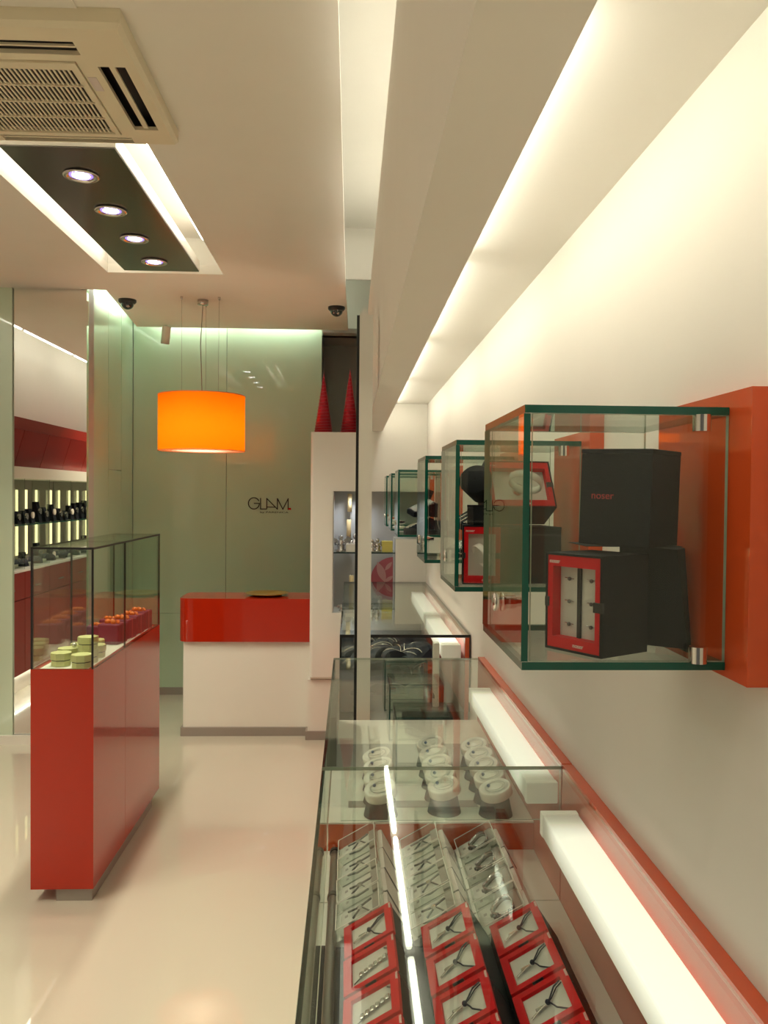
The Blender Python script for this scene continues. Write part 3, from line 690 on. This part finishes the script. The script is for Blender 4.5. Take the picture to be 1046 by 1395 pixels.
# ---- white boxes with acrylic lids and curved bracelets
def white_box_proto():
    t = thing('bracelet_box', (0, 0, 0), 'x', 'bracelet box', 'white bracelet boxes in the front case')
    L = .099; W = .084; H0, H1 = .028, .075; a = math.atan2(H1 - H0, W); Sl = math.hypot(W, H1 - H0)
    MB().prism([(0, 0), (0, H0 - .02), (W, H1 - .02), (W + .012, 0)], -L / 2, L / 2, 'y').build('body', 'white', t)
    T = Matrix.Translation((0, 0, H0)) @ Matrix.Rotation(-a, 4, 'Y')
    for q in ((0, .0018, -L / 2, L / 2), (Sl - .0018, Sl, -L / 2, L / 2), (.0019, Sl - .0019, -L / 2, -L / 2 + .0018), (.0019, Sl - .0019, L / 2 - .0018, L / 2)):
        w_ = MB(); w_.T = T; w_.box(*q, -.018, .004); w_.build('acrylic_wall', 'acrylic', t)
    e = MB(); e.T = T
    for q in ((0, .0016, -L / 2, L / 2), (Sl - .0016, Sl, -L / 2, L / 2), (0, Sl, -L / 2, -L / 2 + .0016), (0, Sl, L / 2 - .0016, L / 2)): e.box(*q, .004, .0052)
    e.build('rim', 'print_white', t)
    p = MB(); p.T = T; p.box(.003, Sl - .003, -L / 2 + .003, L / 2 - .003, -.0175, -.015); p.build('inner_pad', 'pad', t)
    d = MB(); d.T = T
    d.box(.010, .017, .018, .026, -.0149, -.0143); d.box(.012, .018, -.03, -.022, -.0149, -.0143); d.box(.074, .090, -L / 2 + .004, L / 2 - .006, -.0149, -.010)
    d.build('printed_tag', 'skirting', t)
    # lid folded down behind
    MB().prism([(W + .013, .001), (W + .001 + .006, .056), (W + .016, .058), (W + .045, .006), (W + .043, 0)], -L / 2, L / 2, 'y').build('folded_lid', 'pale_pink', t)
    MB().prism([(W + .010, .0555), (W + .016, .0590), (W + .046, .0065), (W + .043, .002)], -L / 2 - .0012, -L / 2 - .0001, 'y').build('lid_tab', 'rail_metal', t)
    return t, T
wb, WT = white_box_proto()
def cuff_proto(kind):
    t = thing('bracelet', (0, 0, 0), 'x', 'bracelet', 'curved bracelets in the white boxes')
    if kind == 0:      # wide metal loop
        mb = MB(); mb.T = WT; N = 28
        vs = []; fs = []
        for i in range(N):
            a = 2 * PI * i / N; x, y = .052 + .024 * math.cos(a), .030 * math.sin(a)
            for r_, z in ((1, -.012), (1, .000), (.93, .000), (.93, -.012)): vs.append((.052 + (x - .052) * r_, y * r_, z + .003 * math.sin(2 * a)))
        for i in range(N):
            for k in range(4): fs.append((i * 4 + k, ((i + 1) % N) * 4 + k, ((i + 1) % N) * 4 + (k + 1) % 4, i * 4 + (k + 1) % 4))
        mb.add(vs, fs, 0, True); mb.build('band', 'silver', t)
        m2 = MB(); m2.T = WT
        for i in range(7):
            a = R(200 + 20 * i); m2.bbox(.052 + .026 * math.cos(a) - .003, .052 + .026 * math.cos(a) + .003, .032 * math.sin(a) - .003, .032 * math.sin(a) + .003, -.008, -.002, .001)
        m2.build('links', 'rail_metal', t)
    else:              # cord V shape
        mb = MB(); mb.T = WT
        mb.tube([(.022, .020, -.010), (.048, .006, -.006), (.074, .022, -.010)], .0022, 6)
        mb.tube([(.030, -.012, -.010), (.052, .004, -.006), (.070, -.028, -.010), (.045, -.034, -.010), (.020, -.022, -.010)], .0022, 6)
        mb.build('cord', 'rail_metal', t)
        m2 = MB(); m2.T = WT; m2.bbox(.044, .054, -.001, .009, -.009, -.003, .001); m2.build('slider', 'silver', t)
    return t
cf = [cuff_proto(0), cuff_proto(1)]; ff = [True, True]; fb = True
for ci, (cx_, cw) in enumerate(COLS):
    for ri in range(4):
        y = 1.915 - .103 * ri; word = ROWW[3 - ri]
        place(wb, fb, (cx_ - .018, y, ZT + .002), R(random.uniform(-1.5, 1.5)), f'pale clear walled bracelet box, {word} {cw}', 'white bracelet boxes in the front case'); fb = False
        k = 0 if ci == 0 else 1
        desc = 'silver curved bracelet' if k == 0 else 'thin dark cord bracelet'
        place(cf[k], ff[k], (cx_ - .018, y, ZT + .0025), R(random.uniform(-8, 8)), f'{desc}, pale box, {word} {cw}', 'curved bracelets in the white boxes'); ff[k] = False
# ---- round stands
def stand_proto():
    t = thing('ring_stand', (0, 0, 0), 'x', 'jewellery stand', 'round tilted jewellery stands')
    MB().lathe([(.001, 0), (.036, 0), (.027, .040), (.001, .040)], (0, 0, 0), 24).build('foot', 'black_velvet', t)
    T = Matrix.Translation((0, 0, .048)) @ Matrix.Rotation(R(-14), 4, 'Y') @ Matrix.Rotation(R(10), 4, 'X')
    d = MB(); d.T = T; d.lathe([(.001, -.008), (.033, -.008), (.035, -.006), (.035, .010), (.0335, .0125), (.030, .0125), (.028, .0105), (.001, .0105)], (0, 0, 0), 32); d.build('disc', 'white_gloss', t)
    g = MB(); g.T = T; g.lathe([(.0215, .0105), (.0225, .0112), (.0215, .0119), (.0205, .0112), (.0215, .0105)], (.002, .002, 0), 28); g.build('groove_ring', 'niche_grey', t)
    return t, T
sp, ST = stand_proto()
def chain_proto():
    t = thing('fine_bracelet', (0, 0, 0), 'x', 'bracelet', 'fine bracelets on the round stands')
    mb = MB(); mb.T = ST; mb.tube([(.020 * math.cos(R(a)) - .001, .014 * math.sin(R(a)), .0135) for a in range(0, 360, 18)], .0007, 5, closed=True); mb.build('chain', 'pad', t)
    m = MB(); m.T = ST; m.sphere((-.012, .006, .0145), .0038, 8, 6); m.build('charm', 'sapphire', t)
    return t
ch = chain_proto(); f1 = True
for ci, (xx, cw, n) in enumerate(((.366, 'by the second light box', 5), (.240, 'in the case middle', 5), (.080, 'at the aisle side', 4))):
    for k in range(n):
        y = 2.035 + .088 * k + (0.02 if ci == 1 else 0); wd = ROWW[k]
        place(sp, f1, (xx, y, .757), R(random.uniform(-12, 12)), f'round tilted white jewellery stand, {wd} one {cw}', 'round tilted jewellery stands', 1.17)
        place(ch, f1, (xx, y, .757), R(random.uniform(-40, 40)), f'fine chain bracelet on the round stand {wd} {cw}', 'fine bracelets on the round stands', 1.17); f1 = False
# ---- far case: black cushions with jewellery
def cushion_proto():
    t = thing('jewellery_cushion', (0, 0, 0), 'x', 'jewellery cushion', 'black cushions heaped in the far case')
    mb = MB(); n = 10; prof = []
    for k in range(n + 1):
        a = PI * k / n; prof.append((.045 * math.cos(a), .030 * math.sin(a)))
    mb.prism(prof, -.055, .055, 'y'); mb.build('pad', 'cushion_grey', t)
    m = MB(); m.tube([(.047 * math.cos(R(a)), .010 * math.sin(R(a * 2)), .032 * math.sin(R(a))) for a in range(20, 161, 10)], .0022, 5)
    m.tube([(.047 * math.cos(R(a)), -.022, .032 * math.sin(R(a))) for a in range(30, 151, 12)], .0014, 5); m.build('silver_chain', 'silver', t)
    return t
cu = cushion_proto(); f = True
heap = [(.05, 3.30, 0, 30), (.15, 3.30, 0, -20), (.26, 3.31, 0, 15), (.09, 3.40, 1, 70), (.20, 3.39, 1, -60), (.29, 3.41, 1, 40), (.02, 3.42, 1, 10), (.14, 3.36, 2, 20), (.24, 3.37, 2, -35), (.05, 3.37, 2, 50), (.19, 3.45, 2, 85), (.10, 3.50, 2, 0), (.28, 3.50, 2, 10)]
HL = ['lowest front left', 'lowest front middle', 'lowest front right', 'middle layer left', 'middle layer centre', 'middle layer right', 'middle layer leftmost',
      'top layer centre', 'top layer right', 'top layer left', 'top layer behind centre', 'top layer behind left', 'top layer behind right']
for k, (x, y, l_, a) in enumerate(heap):
    lab = 'black cushion with silver chains in the far case heap, ' + HL[k]
    place(cu, f, (x * .86 + .045, y + .025, .745 + l_ * .066), (R(random.uniform(-18, 18)), R(random.uniform(-18, 18)), R(a)), lab, 'black cushions heaped in the far case', 1.25); f = False
for k, (x, y) in enumerate(((.02, 3.9), (.14, 3.9), (.26, 3.9), (.02, 4.2), (.14, 4.2), (.26, 4.2), (.08, 4.5), (.2, 4.5))):
    place(cu, False, (x, y, .735), (0, 0, R(random.uniform(-20, 20))), f'black jewellery cushion lying flat deep in the far case, {["left front","middle front","right front","left centre","middle centre","right centre","left rear","right rear"][k]}', 'black cushions lying deep in the far case')

# ================================================================ WALL DISPLAY BOXES
def wall_box(y0, y1, z0, label, knob=True, pz0=None, pz1=None):
    z1 = 1.657; x0 = .2035; xb = .4485
    t = thing('wall_display_box', (.33, (y0 + y1) / 2, z0), label, 'display box', 'glass display boxes on the right wall')
    MB().box(xb, XW - .0005, y0 - .055, y1 - .06 if y1 - y0 > .27 else y1 - .04, z0 - .008, z1 + .018).build('back_panel', 'orange', t)
    th = .0095
    def P(n, *a):
        p, ms = pane(*a, 'clear_glass', 'glass_edge_light' if n in ('near_pane', 'far_pane') else 'glass_edge'); return p.build(n, ms, t)
    P('top_pane', x0, xb - .0005, y0, y1, z1 - th, z1)
    P('bottom_pane', x0, xb - .0005, y0, y1, z0, z0 + th)
    P('near_pane', x0 + th + .0005, xb - .0006, y0 + .001, y0 + .0085, z0 + th + .0003, z1 - th - .0003)
    P('far_pane', x0 + th + .0005, xb - .0006, y1 - .0085, y1 - .001, z0 + th + .0003, z1 - th - .0003)
    d = P('door_pane', x0 - .001, x0 + .007, y0 + .0005, y1 - .0005, z0 + th + .0006, z1 - th - .0006)
    ky = y0 + (y1 - y0) * .62; kz = z0 + .058
    k = MB(); k.T = Matrix.Translation((x0 - .001, ky, kz)) @ Matrix.Rotation(-PI / 2, 4, 'Y')
    k.lathe([(.001, 0), (.0125, 0), (.0125, .002), (.009, .004), (.001, .005)], (0, 0, 0), 20); k.build('knob', 'chrome', d)
    k = MB(); k.T = Matrix.Translation((x0 + .0071, ky, kz)) @ Matrix.Rotation(PI / 2, 4, 'Y')
    k.lathe([(.001, 0), (.013, 0), (.013, .003), (.009, .006), (.009, .020), (.0065, .022), (.0055, .034), (.001, .035)], (0, 0, 0), 20); k.build('knob_washer', 'chrome', d)
    for zz in (z1 - th - .020, z0 + th + .0005):
        MB().cyl((xb - .036, y0 - .006, zz), .0105, .0195 , 'z', 18).build('clamp', 'chrome', t)
    return t
BZ = 1.3435
wall_box(.970, 1.257, BZ, 'nearest and largest looking glass wall box with orange panel')
wall_box(1.603, 1.86, 1.362, 'second glass wall box, holding red framed watch boxes')
wall_box(2.270, 2.53, 1.362, 'third glass wall box along the right wall')
wall_box(3.575, 3.83, 1.366, 'fourth glass wall box, holding black cushions')
wall_box(4.20, 4.45, 1.366, 'fifth glass wall box, next to last before the end wall')
wall_box(4.78, 5.03, 1.366, 'last glass wall box, nearest the niche')

FL = BZ + .0098
def framed_box(loc, rz, W, D, H, label, content='earrings', tilt=0, name='watch_box'):
    """open box: black body, red frame facing local -y, recessed pad"""
    t = thing(name, loc, label, 'jewellery box'); t.rotation_euler = (R(tilt), 0, R(rz))
    o_ = Vector(loc); ORG[t.name] = Vector((0, 0, 0))   # parts are built in local space
    th = .003; mb = MB()
    mb.box(-W / 2, -W / 2 + th, 0, D, 0, H); mb.box(W / 2 - th, W / 2, 0, D, 0, H); mb.box(-W / 2 + th, W / 2 - th, 0, D, 0, th); mb.box(-W / 2 + th, W / 2 - th, 0, D, H - th, H); mb.box(-W / 2 + th, W / 2 - th, D - th, D, th, H - th)
    mb.build('body', 'charcoal', t)
    b = .014; fr = MB()
    for x0, x1, z0, z1 in ((-W / 2 + th, W / 2 - th, th, th + b), (-W / 2 + th, W / 2 - th, H - th - b, H - th), (-W / 2 + th, -W / 2 + th + b * .6, th + b, H - th - b), (W / 2 - th - b * .6, W / 2 - th, th + b, H - th - b)):
        fr.box(x0, x1, .001, .016, z0, z1)
    fr.build('red_frame', 'red', t)
    MB().box(-W / 2 + th + .002, W / 2 - th - .002, .016, .018, th + .002, H - th - .002).build('inner_pad', 'pad', t)
    MB().box(W / 2 - th - .010, W / 2 + .0006, -.0006, .004, H * .44, H * .54).build('thumb_notch', 'black', t)
    MB().box(-W / 2 - .0006, -W / 2 + .006, -.0006, .004, H * .44, H * .54).build('thumb_notch', 'black', t)
    for (u, v) in ((-W / 2 + th + .003, H - th - .010), (0, th + .004)):
        o = bpy.data.objects.new('brand_text', txt_small); C.objects.link(o); o.parent = t; o.location = (u, .0004, v); o.rotation_euler = (PI / 2, 0, 0); o.scale = (.9, .9, .9)
    if content == 'earrings':
        MB().box(-.004, .001, .0125, .0159, th + b, H - th - b).build('black_ribbon', 'black', t)
    return t
def empty_at(t): return t
b1 = framed_box((.2785, 1.026, FL), -57, .092, .088, .124, 'red framed earring box low in the nearest wall box')
k = 0
for z in (.033, .062, .091):
    for x in (-.018, .018):
        t = thing('earring', (0, 0, 0), f'tiny earring {"upper" if z > .08 else "middle" if z > .05 else "lower"} {"left" if x < 0 else "right"} in the red framed earring box', 'earring', 'tiny earrings on the white card')
        ORG[t.name] = Vector((0, 0, 0)); t.matrix_world = Matrix.Translation((.2785, 1.026, FL)) @ Matrix.Rotation(R(-57), 4, 'Z') @ Matrix.Translation((x, .0135, z))
        MB().sphere((0, 0, 0), .0026, 8, 6).build('stone', 'rail_metal', t)
        MB().tube([(-.008, .001, .001), (.0, .001, .001), (.007, .001, 0)], .0006, 4).build('pin', 'silver', t)
def black_box(loc, rot, W, D, H, label, text=False):
    t = thing('black_box', loc, label, 'jewellery box'); t.rotation_euler = [R(a) for a in rot]; ORG[t.name] = Vector((0, 0, 0))
    MB().bbox(-W / 2, W / 2, -D / 2, D / 2, 0, H - .006, .0012).build('box_base', 'charcoal', t)
    MB().bbox(-W / 2 - .0004, W / 2 + .0004, -D / 2 - .0004, D / 2 + .0004, H - .0058, H, .0012).build('lid', 'charcoal', t)
    if text:
        me = text_mesh('red_lettering', text, .0135, 'red_deep', .0002); o = bpy.data.objects.new('red_lettering', me); C.objects.link(o); o.parent = t
        o.location = (-W / 2 + .016, -D / 2 - .0012, H * .48); o.rotation_euler = (PI / 2, 0, 0)
    return t
black_box((.367, 1.083, FL + .1335), (0, 1.5, -42), .096, .095, .124, 'black box with red lettering stacked in the nearest wall box', 'noser')
t = thing('box_lid', (.395, 1.08, FL), 'black open lid standing beside the earring box', 'lid'); ORG[t.name] = Vector((0, 0, 0)); t.rotation_euler = (0, 0, R(-35))
MB().prism([(-.040, 0), (.050, 0), (.035, .128), (-.040, .1325)], 0, .055, 'y').build('lid_shell', 'charcoal', t)
o = MB().box(.30, .425, 1.045, 1.13, FL + .1325, FL + .1334).build('dark_card', 'charcoal'); tag(o, 'thin dark card under the lettered black box', 'card')
# second wall box
F2 = 1.362 + .0098
black_box((.352, 1.715, F2), (0, 0, 8), .135, .12, .115, 'large plain black box in the second wall box')
framed_box((.352, 1.670, F2 + .155), 8, .140, .080, .108, 'red framed watch box tilted on top in second wall box', 'watch', tilt=-28)
framed_box((.262, 1.640, F2), -6, .078, .06, .118, 'red framed watch box standing low in second wall box', 'watch')
def watch(loc, rot, label, s=1, m='silver'):
    t = thing('wrist_watch', loc, label, 'watch', 'watches in the second wall box'); t.rotation_euler = [R(a) for a in rot]; t.scale = (s, s, s); ORG[t.name] = Vector((0, 0, 0))
    mb = MB(); N = 28; vs = []; fs = []
    for i in range(N):
        a = 2 * PI * i / N; x, z = .030 * math.cos(a), .024 * math.sin(a)
        for rr, y in ((1, -.007), (1, .007), (.93, .007), (.93, -.007)): vs.append((x * rr, y, z * rr))
    for i in range(N):
        for k in range(4): fs.append((i * 4 + k, ((i + 1) % N) * 4 + k, ((i + 1) % N) * 4 + (k + 1) % 4, i * 4 + (k + 1) % 4))
    mb.add(vs, fs, 0, True); mb.build('strap', m, t)
    c = MB(); c.cyl((0, 0, -.024), .011, -.006, 'z', 20); c.build('case', 'silver', t)
watch((.350, 1.655, F2 + .205), (60, 20, 10), 'pale strapped watch in the tilted red framed box', 1.15, 'pad')
watch((.262, 1.643, F2 + .058), (70, 60, 0), 'white strapped watch in the low red framed box', .85, 'white_gloss')
def barrel(loc, rot, label):
    t = thing('watch_cylinder', loc, label, 'watch stand'); t.rotation_euler = [R(a) for a in rot]; ORG[t.name] = Vector((0, 0, 0))
    MB().lathe([(.001, -.03), (.022, -.03), (.034, .028), (.032, .031), (.001, .031)], (0, 0, 0), 28).build('drum', 'charcoal', t)
black_box((.258, 1.668, F2 + .1185), (0, 0, 12), .036, .036, .040, 'small black block standing on the low red box')
barrel((.262, 1.700, F2 + .196), (52, -35, 0), 'tilted black drum shaped stand in second wall box')
# third, fourth wall boxes
F3 = F2; F4 = 1.366 + .0098
def wedge(loc, rz, s, label, tilt=0):
    t = thing('bracelet_ramp', loc, label, 'jewellery ramp', 'black jewellery ramps in the wall boxes'); t.rotation_euler = (R(tilt), 0, R(rz)); t.scale = (s,) * 3; ORG[t.name] = Vector((0, 0, 0))
    MB().prism([(-.05, 0), (.05, 0), (.05, .055), (.035, .060), (-.05, .018)], -.05, .05, 'y').build('ramp', 'black_velvet', t)
    m = MB()
    for yy in (-.03, -.01, .01, .03): m.tube([(-.045, yy, .022), (0, yy + .003, .0425), (.038, yy, .062)], .0018, 5)
    for k in range(8): m.sphere((-.04 + .01 * k, -.051, .024 + .0045 * k), .0026, 6, 4)
    m.build('silver_chains', 'silver', t)
wedge((.345, 2.37, F3), 10, 1.15, 'black jewellery ramp at the bottom of third wall box')
wedge((.360, 2.44, F3 + .078), 30, .95, 'black jewellery ramp raised at the back of third wall box', 10)
t = thing('diamond_card', (.375, 2.35, F3 + .07), 'brown grey diamond shaped card in third wall box', 'card'); ORG[t.name] = Vector((0, 0, 0))
MB().prism([(-.05, .03), (0, .09), (.055, .065), (.03, .0)], -.004, 0, 'y').build('card_board', 'skirting', t)
wedge((.300, 3.66, F4), 0, 1.25, 'black jewellery ramp at the bottom of fourth wall box')
wedge((.320, 3.72, F4 + .082), 12, 1.1, 'black jewellery ramp raised in the middle of fourth wall box', 8)
black_box((.330, 3.78, F4 + .15), (10, 20, 20), .05, .04, .055, 'small black box topping the fourth wall box heap')
wedge((.400, 3.68, F4), 90, 1.0, 'black jewellery ramp at the wall side of fourth wall box')
for k, (yy, n_) in enumerate(((4.30, 'fifth'), (4.88, 'last'))):
    t = thing('pearl_bracelet', (.25, yy, F4), f'pale bead bracelet lying in the {n_} wall box', 'bracelet', 'bead bracelets in the far wall boxes')
    mb = MB()
    for a in range(0, 360, 24): mb.sphere((.25 + .026 * math.cos(R(a)), yy + .026 * math.sin(R(a)), F4 + .006), .0055, 8, 5)
    mb.build('beads', 'white_gloss', t)

# ================================================================ LEFT FLOOR CASE
def left_case():
    t = thing('floor_case', (-1.075, 3.67, 0), 'tall narrow orange floor showcase with glass top', 'showcase')
    x0, x1, y0, y1 = -1.193, -.960, 3.142, 4.22; zb = .883; zt = 1.341; ym = 3.585
    MB().box(x0, x1, y0, ym - .001, .05, zb - .012).build('body_panel', 'orange_lacquer', t)
    MB().box(x0, x1, ym + .001, y1, .05, zb - .012).build('body_panel', 'orange_lacquer', t)
    MB().box(-1.102, -.968, 3.155, 4.10, 0, .0495).build('plinth', 'skirting', t)
    MB().box(x0 + .001, x1 - .001, ym - .001, ym + .001, .051, zb - .013).build('joint', 'black', t)
    rim = MB(); w_ = .022
    for q in ((x0, x1, y0, y0 + w_ * .6), (x0, x1, y1 - w_, y1), (x0, x0 + w_, y0 + w_ * .6, y1 - w_), (x1 - w_, x1, y0 + w_ * .6, y1 - w_)): rim.box(*q, zb - .012, zb)
    rim.build('rim', 'orange_lacquer', t)
    MB().box(x0 + w_, x1 - w_, y0 + w_ * .6, y1 - w_, zb - .0118, zb - .004).build('tray', 'white', t)
    th = .008
    def P(n, *a, e='black'):
        p, ms = pane(*a, 'case_glass', e); p.build(n, ms, t)
    P('top_pane', x0, x1, y0, ym - .0005, zt - th, zt); P('top_pane', x0, x1, ym + .0005, y1, zt - th, zt)
    P('front_pane', x0 + th + .0003, x1 - th - .0003, y0, y0 + th, zb, zt - th - .0002)
    P('back_pane', x0 + th + .0003, x1 - th - .0003, y1 - th, y1, zb, zt - th - .0002)
    for a, b in ((y0, ym - .0005), (ym + .0005, y1)):
        P('side_pane', x0, x0 + th, a, b, zb, zt - th - .0002); P('side_pane', x1 - th, x1, a, b, zb, zt - th - .0002)
left_case()
def hexbox_proto():
    t = thing('heart_box', (0, 0, 0), 'x', 'gift box', 'lime green lidded boxes in the floor case')
    pts = [(.040 * math.cos(R(a)), .040 * math.sin(R(a))) for a in range(0, 360, 45)]
    MB().prism([(p[0] * .93, p[1] * .93) for p in pts], 0, .0205, 'z').build('box_base', 'lime', t)
    MB().prism(pts, .0245, .050, 'z').build('lid', 'lime', t)
    MB().prism([(p[0] * .9, p[1] * .9) for p in pts], .0205, .0244, 'z').build('shadow_gap', 'black', t)
    return t
hx = hexbox_proto(); f = True
zf = .8795
for (x, y, lv, lab) in ((-1.112, 3.235, 0, 'front left one'), (-1.022, 3.20, 0, 'front right one'), (-1.118, 3.33, 0, 'second row left one'), (-1.028, 3.30, 0, 'second row right one'), (-1.03, 3.40, 0, 'third row right one'),
                        (-1.10, 3.43, 0, 'third row left one'), (-1.07, 3.52, 0, 'rearmost one'), (-1.03, 3.302, 1, 'upper one on the second row')):
    place(hx, f, (x, y, zf + lv * .0502), R(random.uniform(0, 40)), f'lime green eight sided gift box in floor showcase, {lab}', 'lime green lidded boxes in the floor case'); f = False
o = MB().sphere((-1.045, 3.34, zf + .05 + .0505), .010, 12, 8).build('silver_ball', 'silver'); 
o.location = (-1.095, 3.335, zf + .050); tag(o, 'small shiny silver ball on a lime green box', 'ornament'); 
def purple_proto():
    t = thing('purple_box', (0, 0, 0), 'x', 'gift box', 'purple cube boxes with orange tops')
    MB().bbox(-.045, .045, -.045, .045, 0, .082, .006).build('cube', 'purple', t)
    b = MB()
    for (x, y, z, r) in ((-.016, -.012, .087, .013), (.012, -.018, .087, .012), (.018, .008, .086, .009), (-.008, .014, .087, .010), (0, -.002, .090, .009), (-.03, .004, .085, .006), (.030, -.010, .085, .006)): b.sphere((x, y, z), r, 10, 7)
    b.build('orange_buds', 'orange_fruit', t)
    r_ = MB(); r_.bbox(-.046, .046, -.004, .004, .0, .0835, .001); r_.build('ribbon', 'rose', t)
    return t
pb = purple_proto(); f = True
for (x, y, lab) in ((-1.053, 3.72, 'nearest right one'), (-1.046, 3.85, 'second one on the right'), (-1.04, 3.98, 'third one on the right'), (-1.036, 4.115, 'rearmost one on the right'), (-1.146, 3.80, 'nearer left one'), (-1.146, 4.00, 'farther left one')):
    place(pb, f, (x, y, zf), R(random.uniform(-12, 12)), f'purple cube with orange buds in floor showcase, {lab}', 'purple cube boxes with orange tops', 1.08 if x > -1.1 else .8); f = False

# ================================================================ LEFT WALL SHOWCASE (seen in the mirror)
def left_showcase():
    x0, x1 = -2.855, -2.50; ys, ye = 1.2, 4.35
    t = thing('wall_showcase', (-2.68, 2.7, 0), 'red wall showcase with backlit glass shelves, seen in the mirror', 'showcase')
    MB().box(x0, x1 - .06, ys, ye, 0, .149).build('plinth', 'white', t)
    MB().box(x1 - .045, x1 - .035, ys, ye, .138, .148).build('added_toe_glow', 'added_floor_fill', t)  # added glowing strip, no known lamp here; brightens the floor along the cabinet
    n = 6; dy = (ye - ys) / n
    MB().box(x0, x1 - .012, ys, ye, .15, .93).build('cabinet_body', 'black', t)
    for k in range(n):
        a, b = ys + dy * k + .003, ys + dy * (k + 1) - .003
        MB().box(x1 - .0115, x1, a, b, .155, .72).build('door', 'cabinet_red', t)
        dr = MB().box(x1 - .0115, x1, a, b, .726, .93).build('drawer', 'cabinet_red', t)
        MB().box(x1 + .0005, x1 + .006, a + .2, b - .2, .80, .81).build('handle', 'silver', dr)
    MB().box(x0, x1, ys, ye, .931, .95).build('worktop', 'niche_grey', t)
    MB().box(x0, x0 + .012, ys, ye, .951, 1.645).build('back_panel', 'skirting', t)
    for k in range(n + 1):
        y = ys + dy * k
        p, ms = pane(x0 + .013, x1 - .002, y - .003, y + .003, .951, 1.645, 'case_glass', 'glass_edge_dark'); p.build('divider_pane', ms, t)
    p, ms = pane(x0 + .013, x1, ys, ye, 1.285, 1.293, 'case_glass', 'glass_edge'); p.build('glass_shelf', ms, t)
    for k in range(n * 2):
        y = ys + dy / 2 * (k + .5) + random.uniform(-.06, .06)
        MB().box(x0 + .013, x0 + .02, y - .022, y + .022, 1.0, 1.27).build('light_strip', 'strip_on', t)
        MB().box(x0 + .013, x0 + .02, y - .018, y + .018, 1.32, 1.56).build('light_strip', 'strip_on', t)
    MB().box(x0, x1, ys, ye, 1.646, 1.735).build('cream_fascia', 'white', t)
    MB().box(x0, x1 - .0, ys, ye, 2.02, 2.107).build('red_fascia', 'banner_red', t)
    for k in range(n):
        a, b = ys + dy * k + .004, ys + dy * (k + 1) - .004
        MB().prism([(x1 - .10, 1.737), (x1 - .085, 1.737), (x1, 2.018), (x1 - .015, 2.018)], a, b, 'y').build('sloping_panel', 'banner_red', t)
    MB().box(x0, x1 - .11, ys, ye, 1.736, 2.019).build('fascia_core', 'cabinet_red', t)
left_showcase()
kk = 0
for lv, z in ((0, .951), (1, 1.2935)):
    for k in range(14):
        y = 2.05 + k * .155 + random.uniform(-.02, .02)
        if lv == 0 and k % 2: 
            place(cu, False, (-2.60, y, z + .033), (0, 0, R(random.uniform(-60, 60))), f'black jewellery cushion in the mirrored showcase, {ORD[k // 2]} one from the shop front', 'cushions in the mirrored showcase'); 
        else:
            t = thing('watch_display', (-2.60, y, z), f'dark watch display, mirrored showcase {"glass shelf" if lv else "worktop"}, {ORD[k]} from the shop front', 'watch', 'watch displays in the mirrored showcase')
            h = random.uniform(.08, .17)
            MB().prism([(-2.63, z), (-2.57, z), (-2.60, z + h), (-2.63, z + h)], y - .035, y + .035, 'y').build('stand', 'black_velvet', t)
            d = MB(); d.cyl((-2.583, y, z + h * .55), .026, .012, 'x', 16); d.build('watch_face', 'silver' if k % 3 else 'print_white', t)
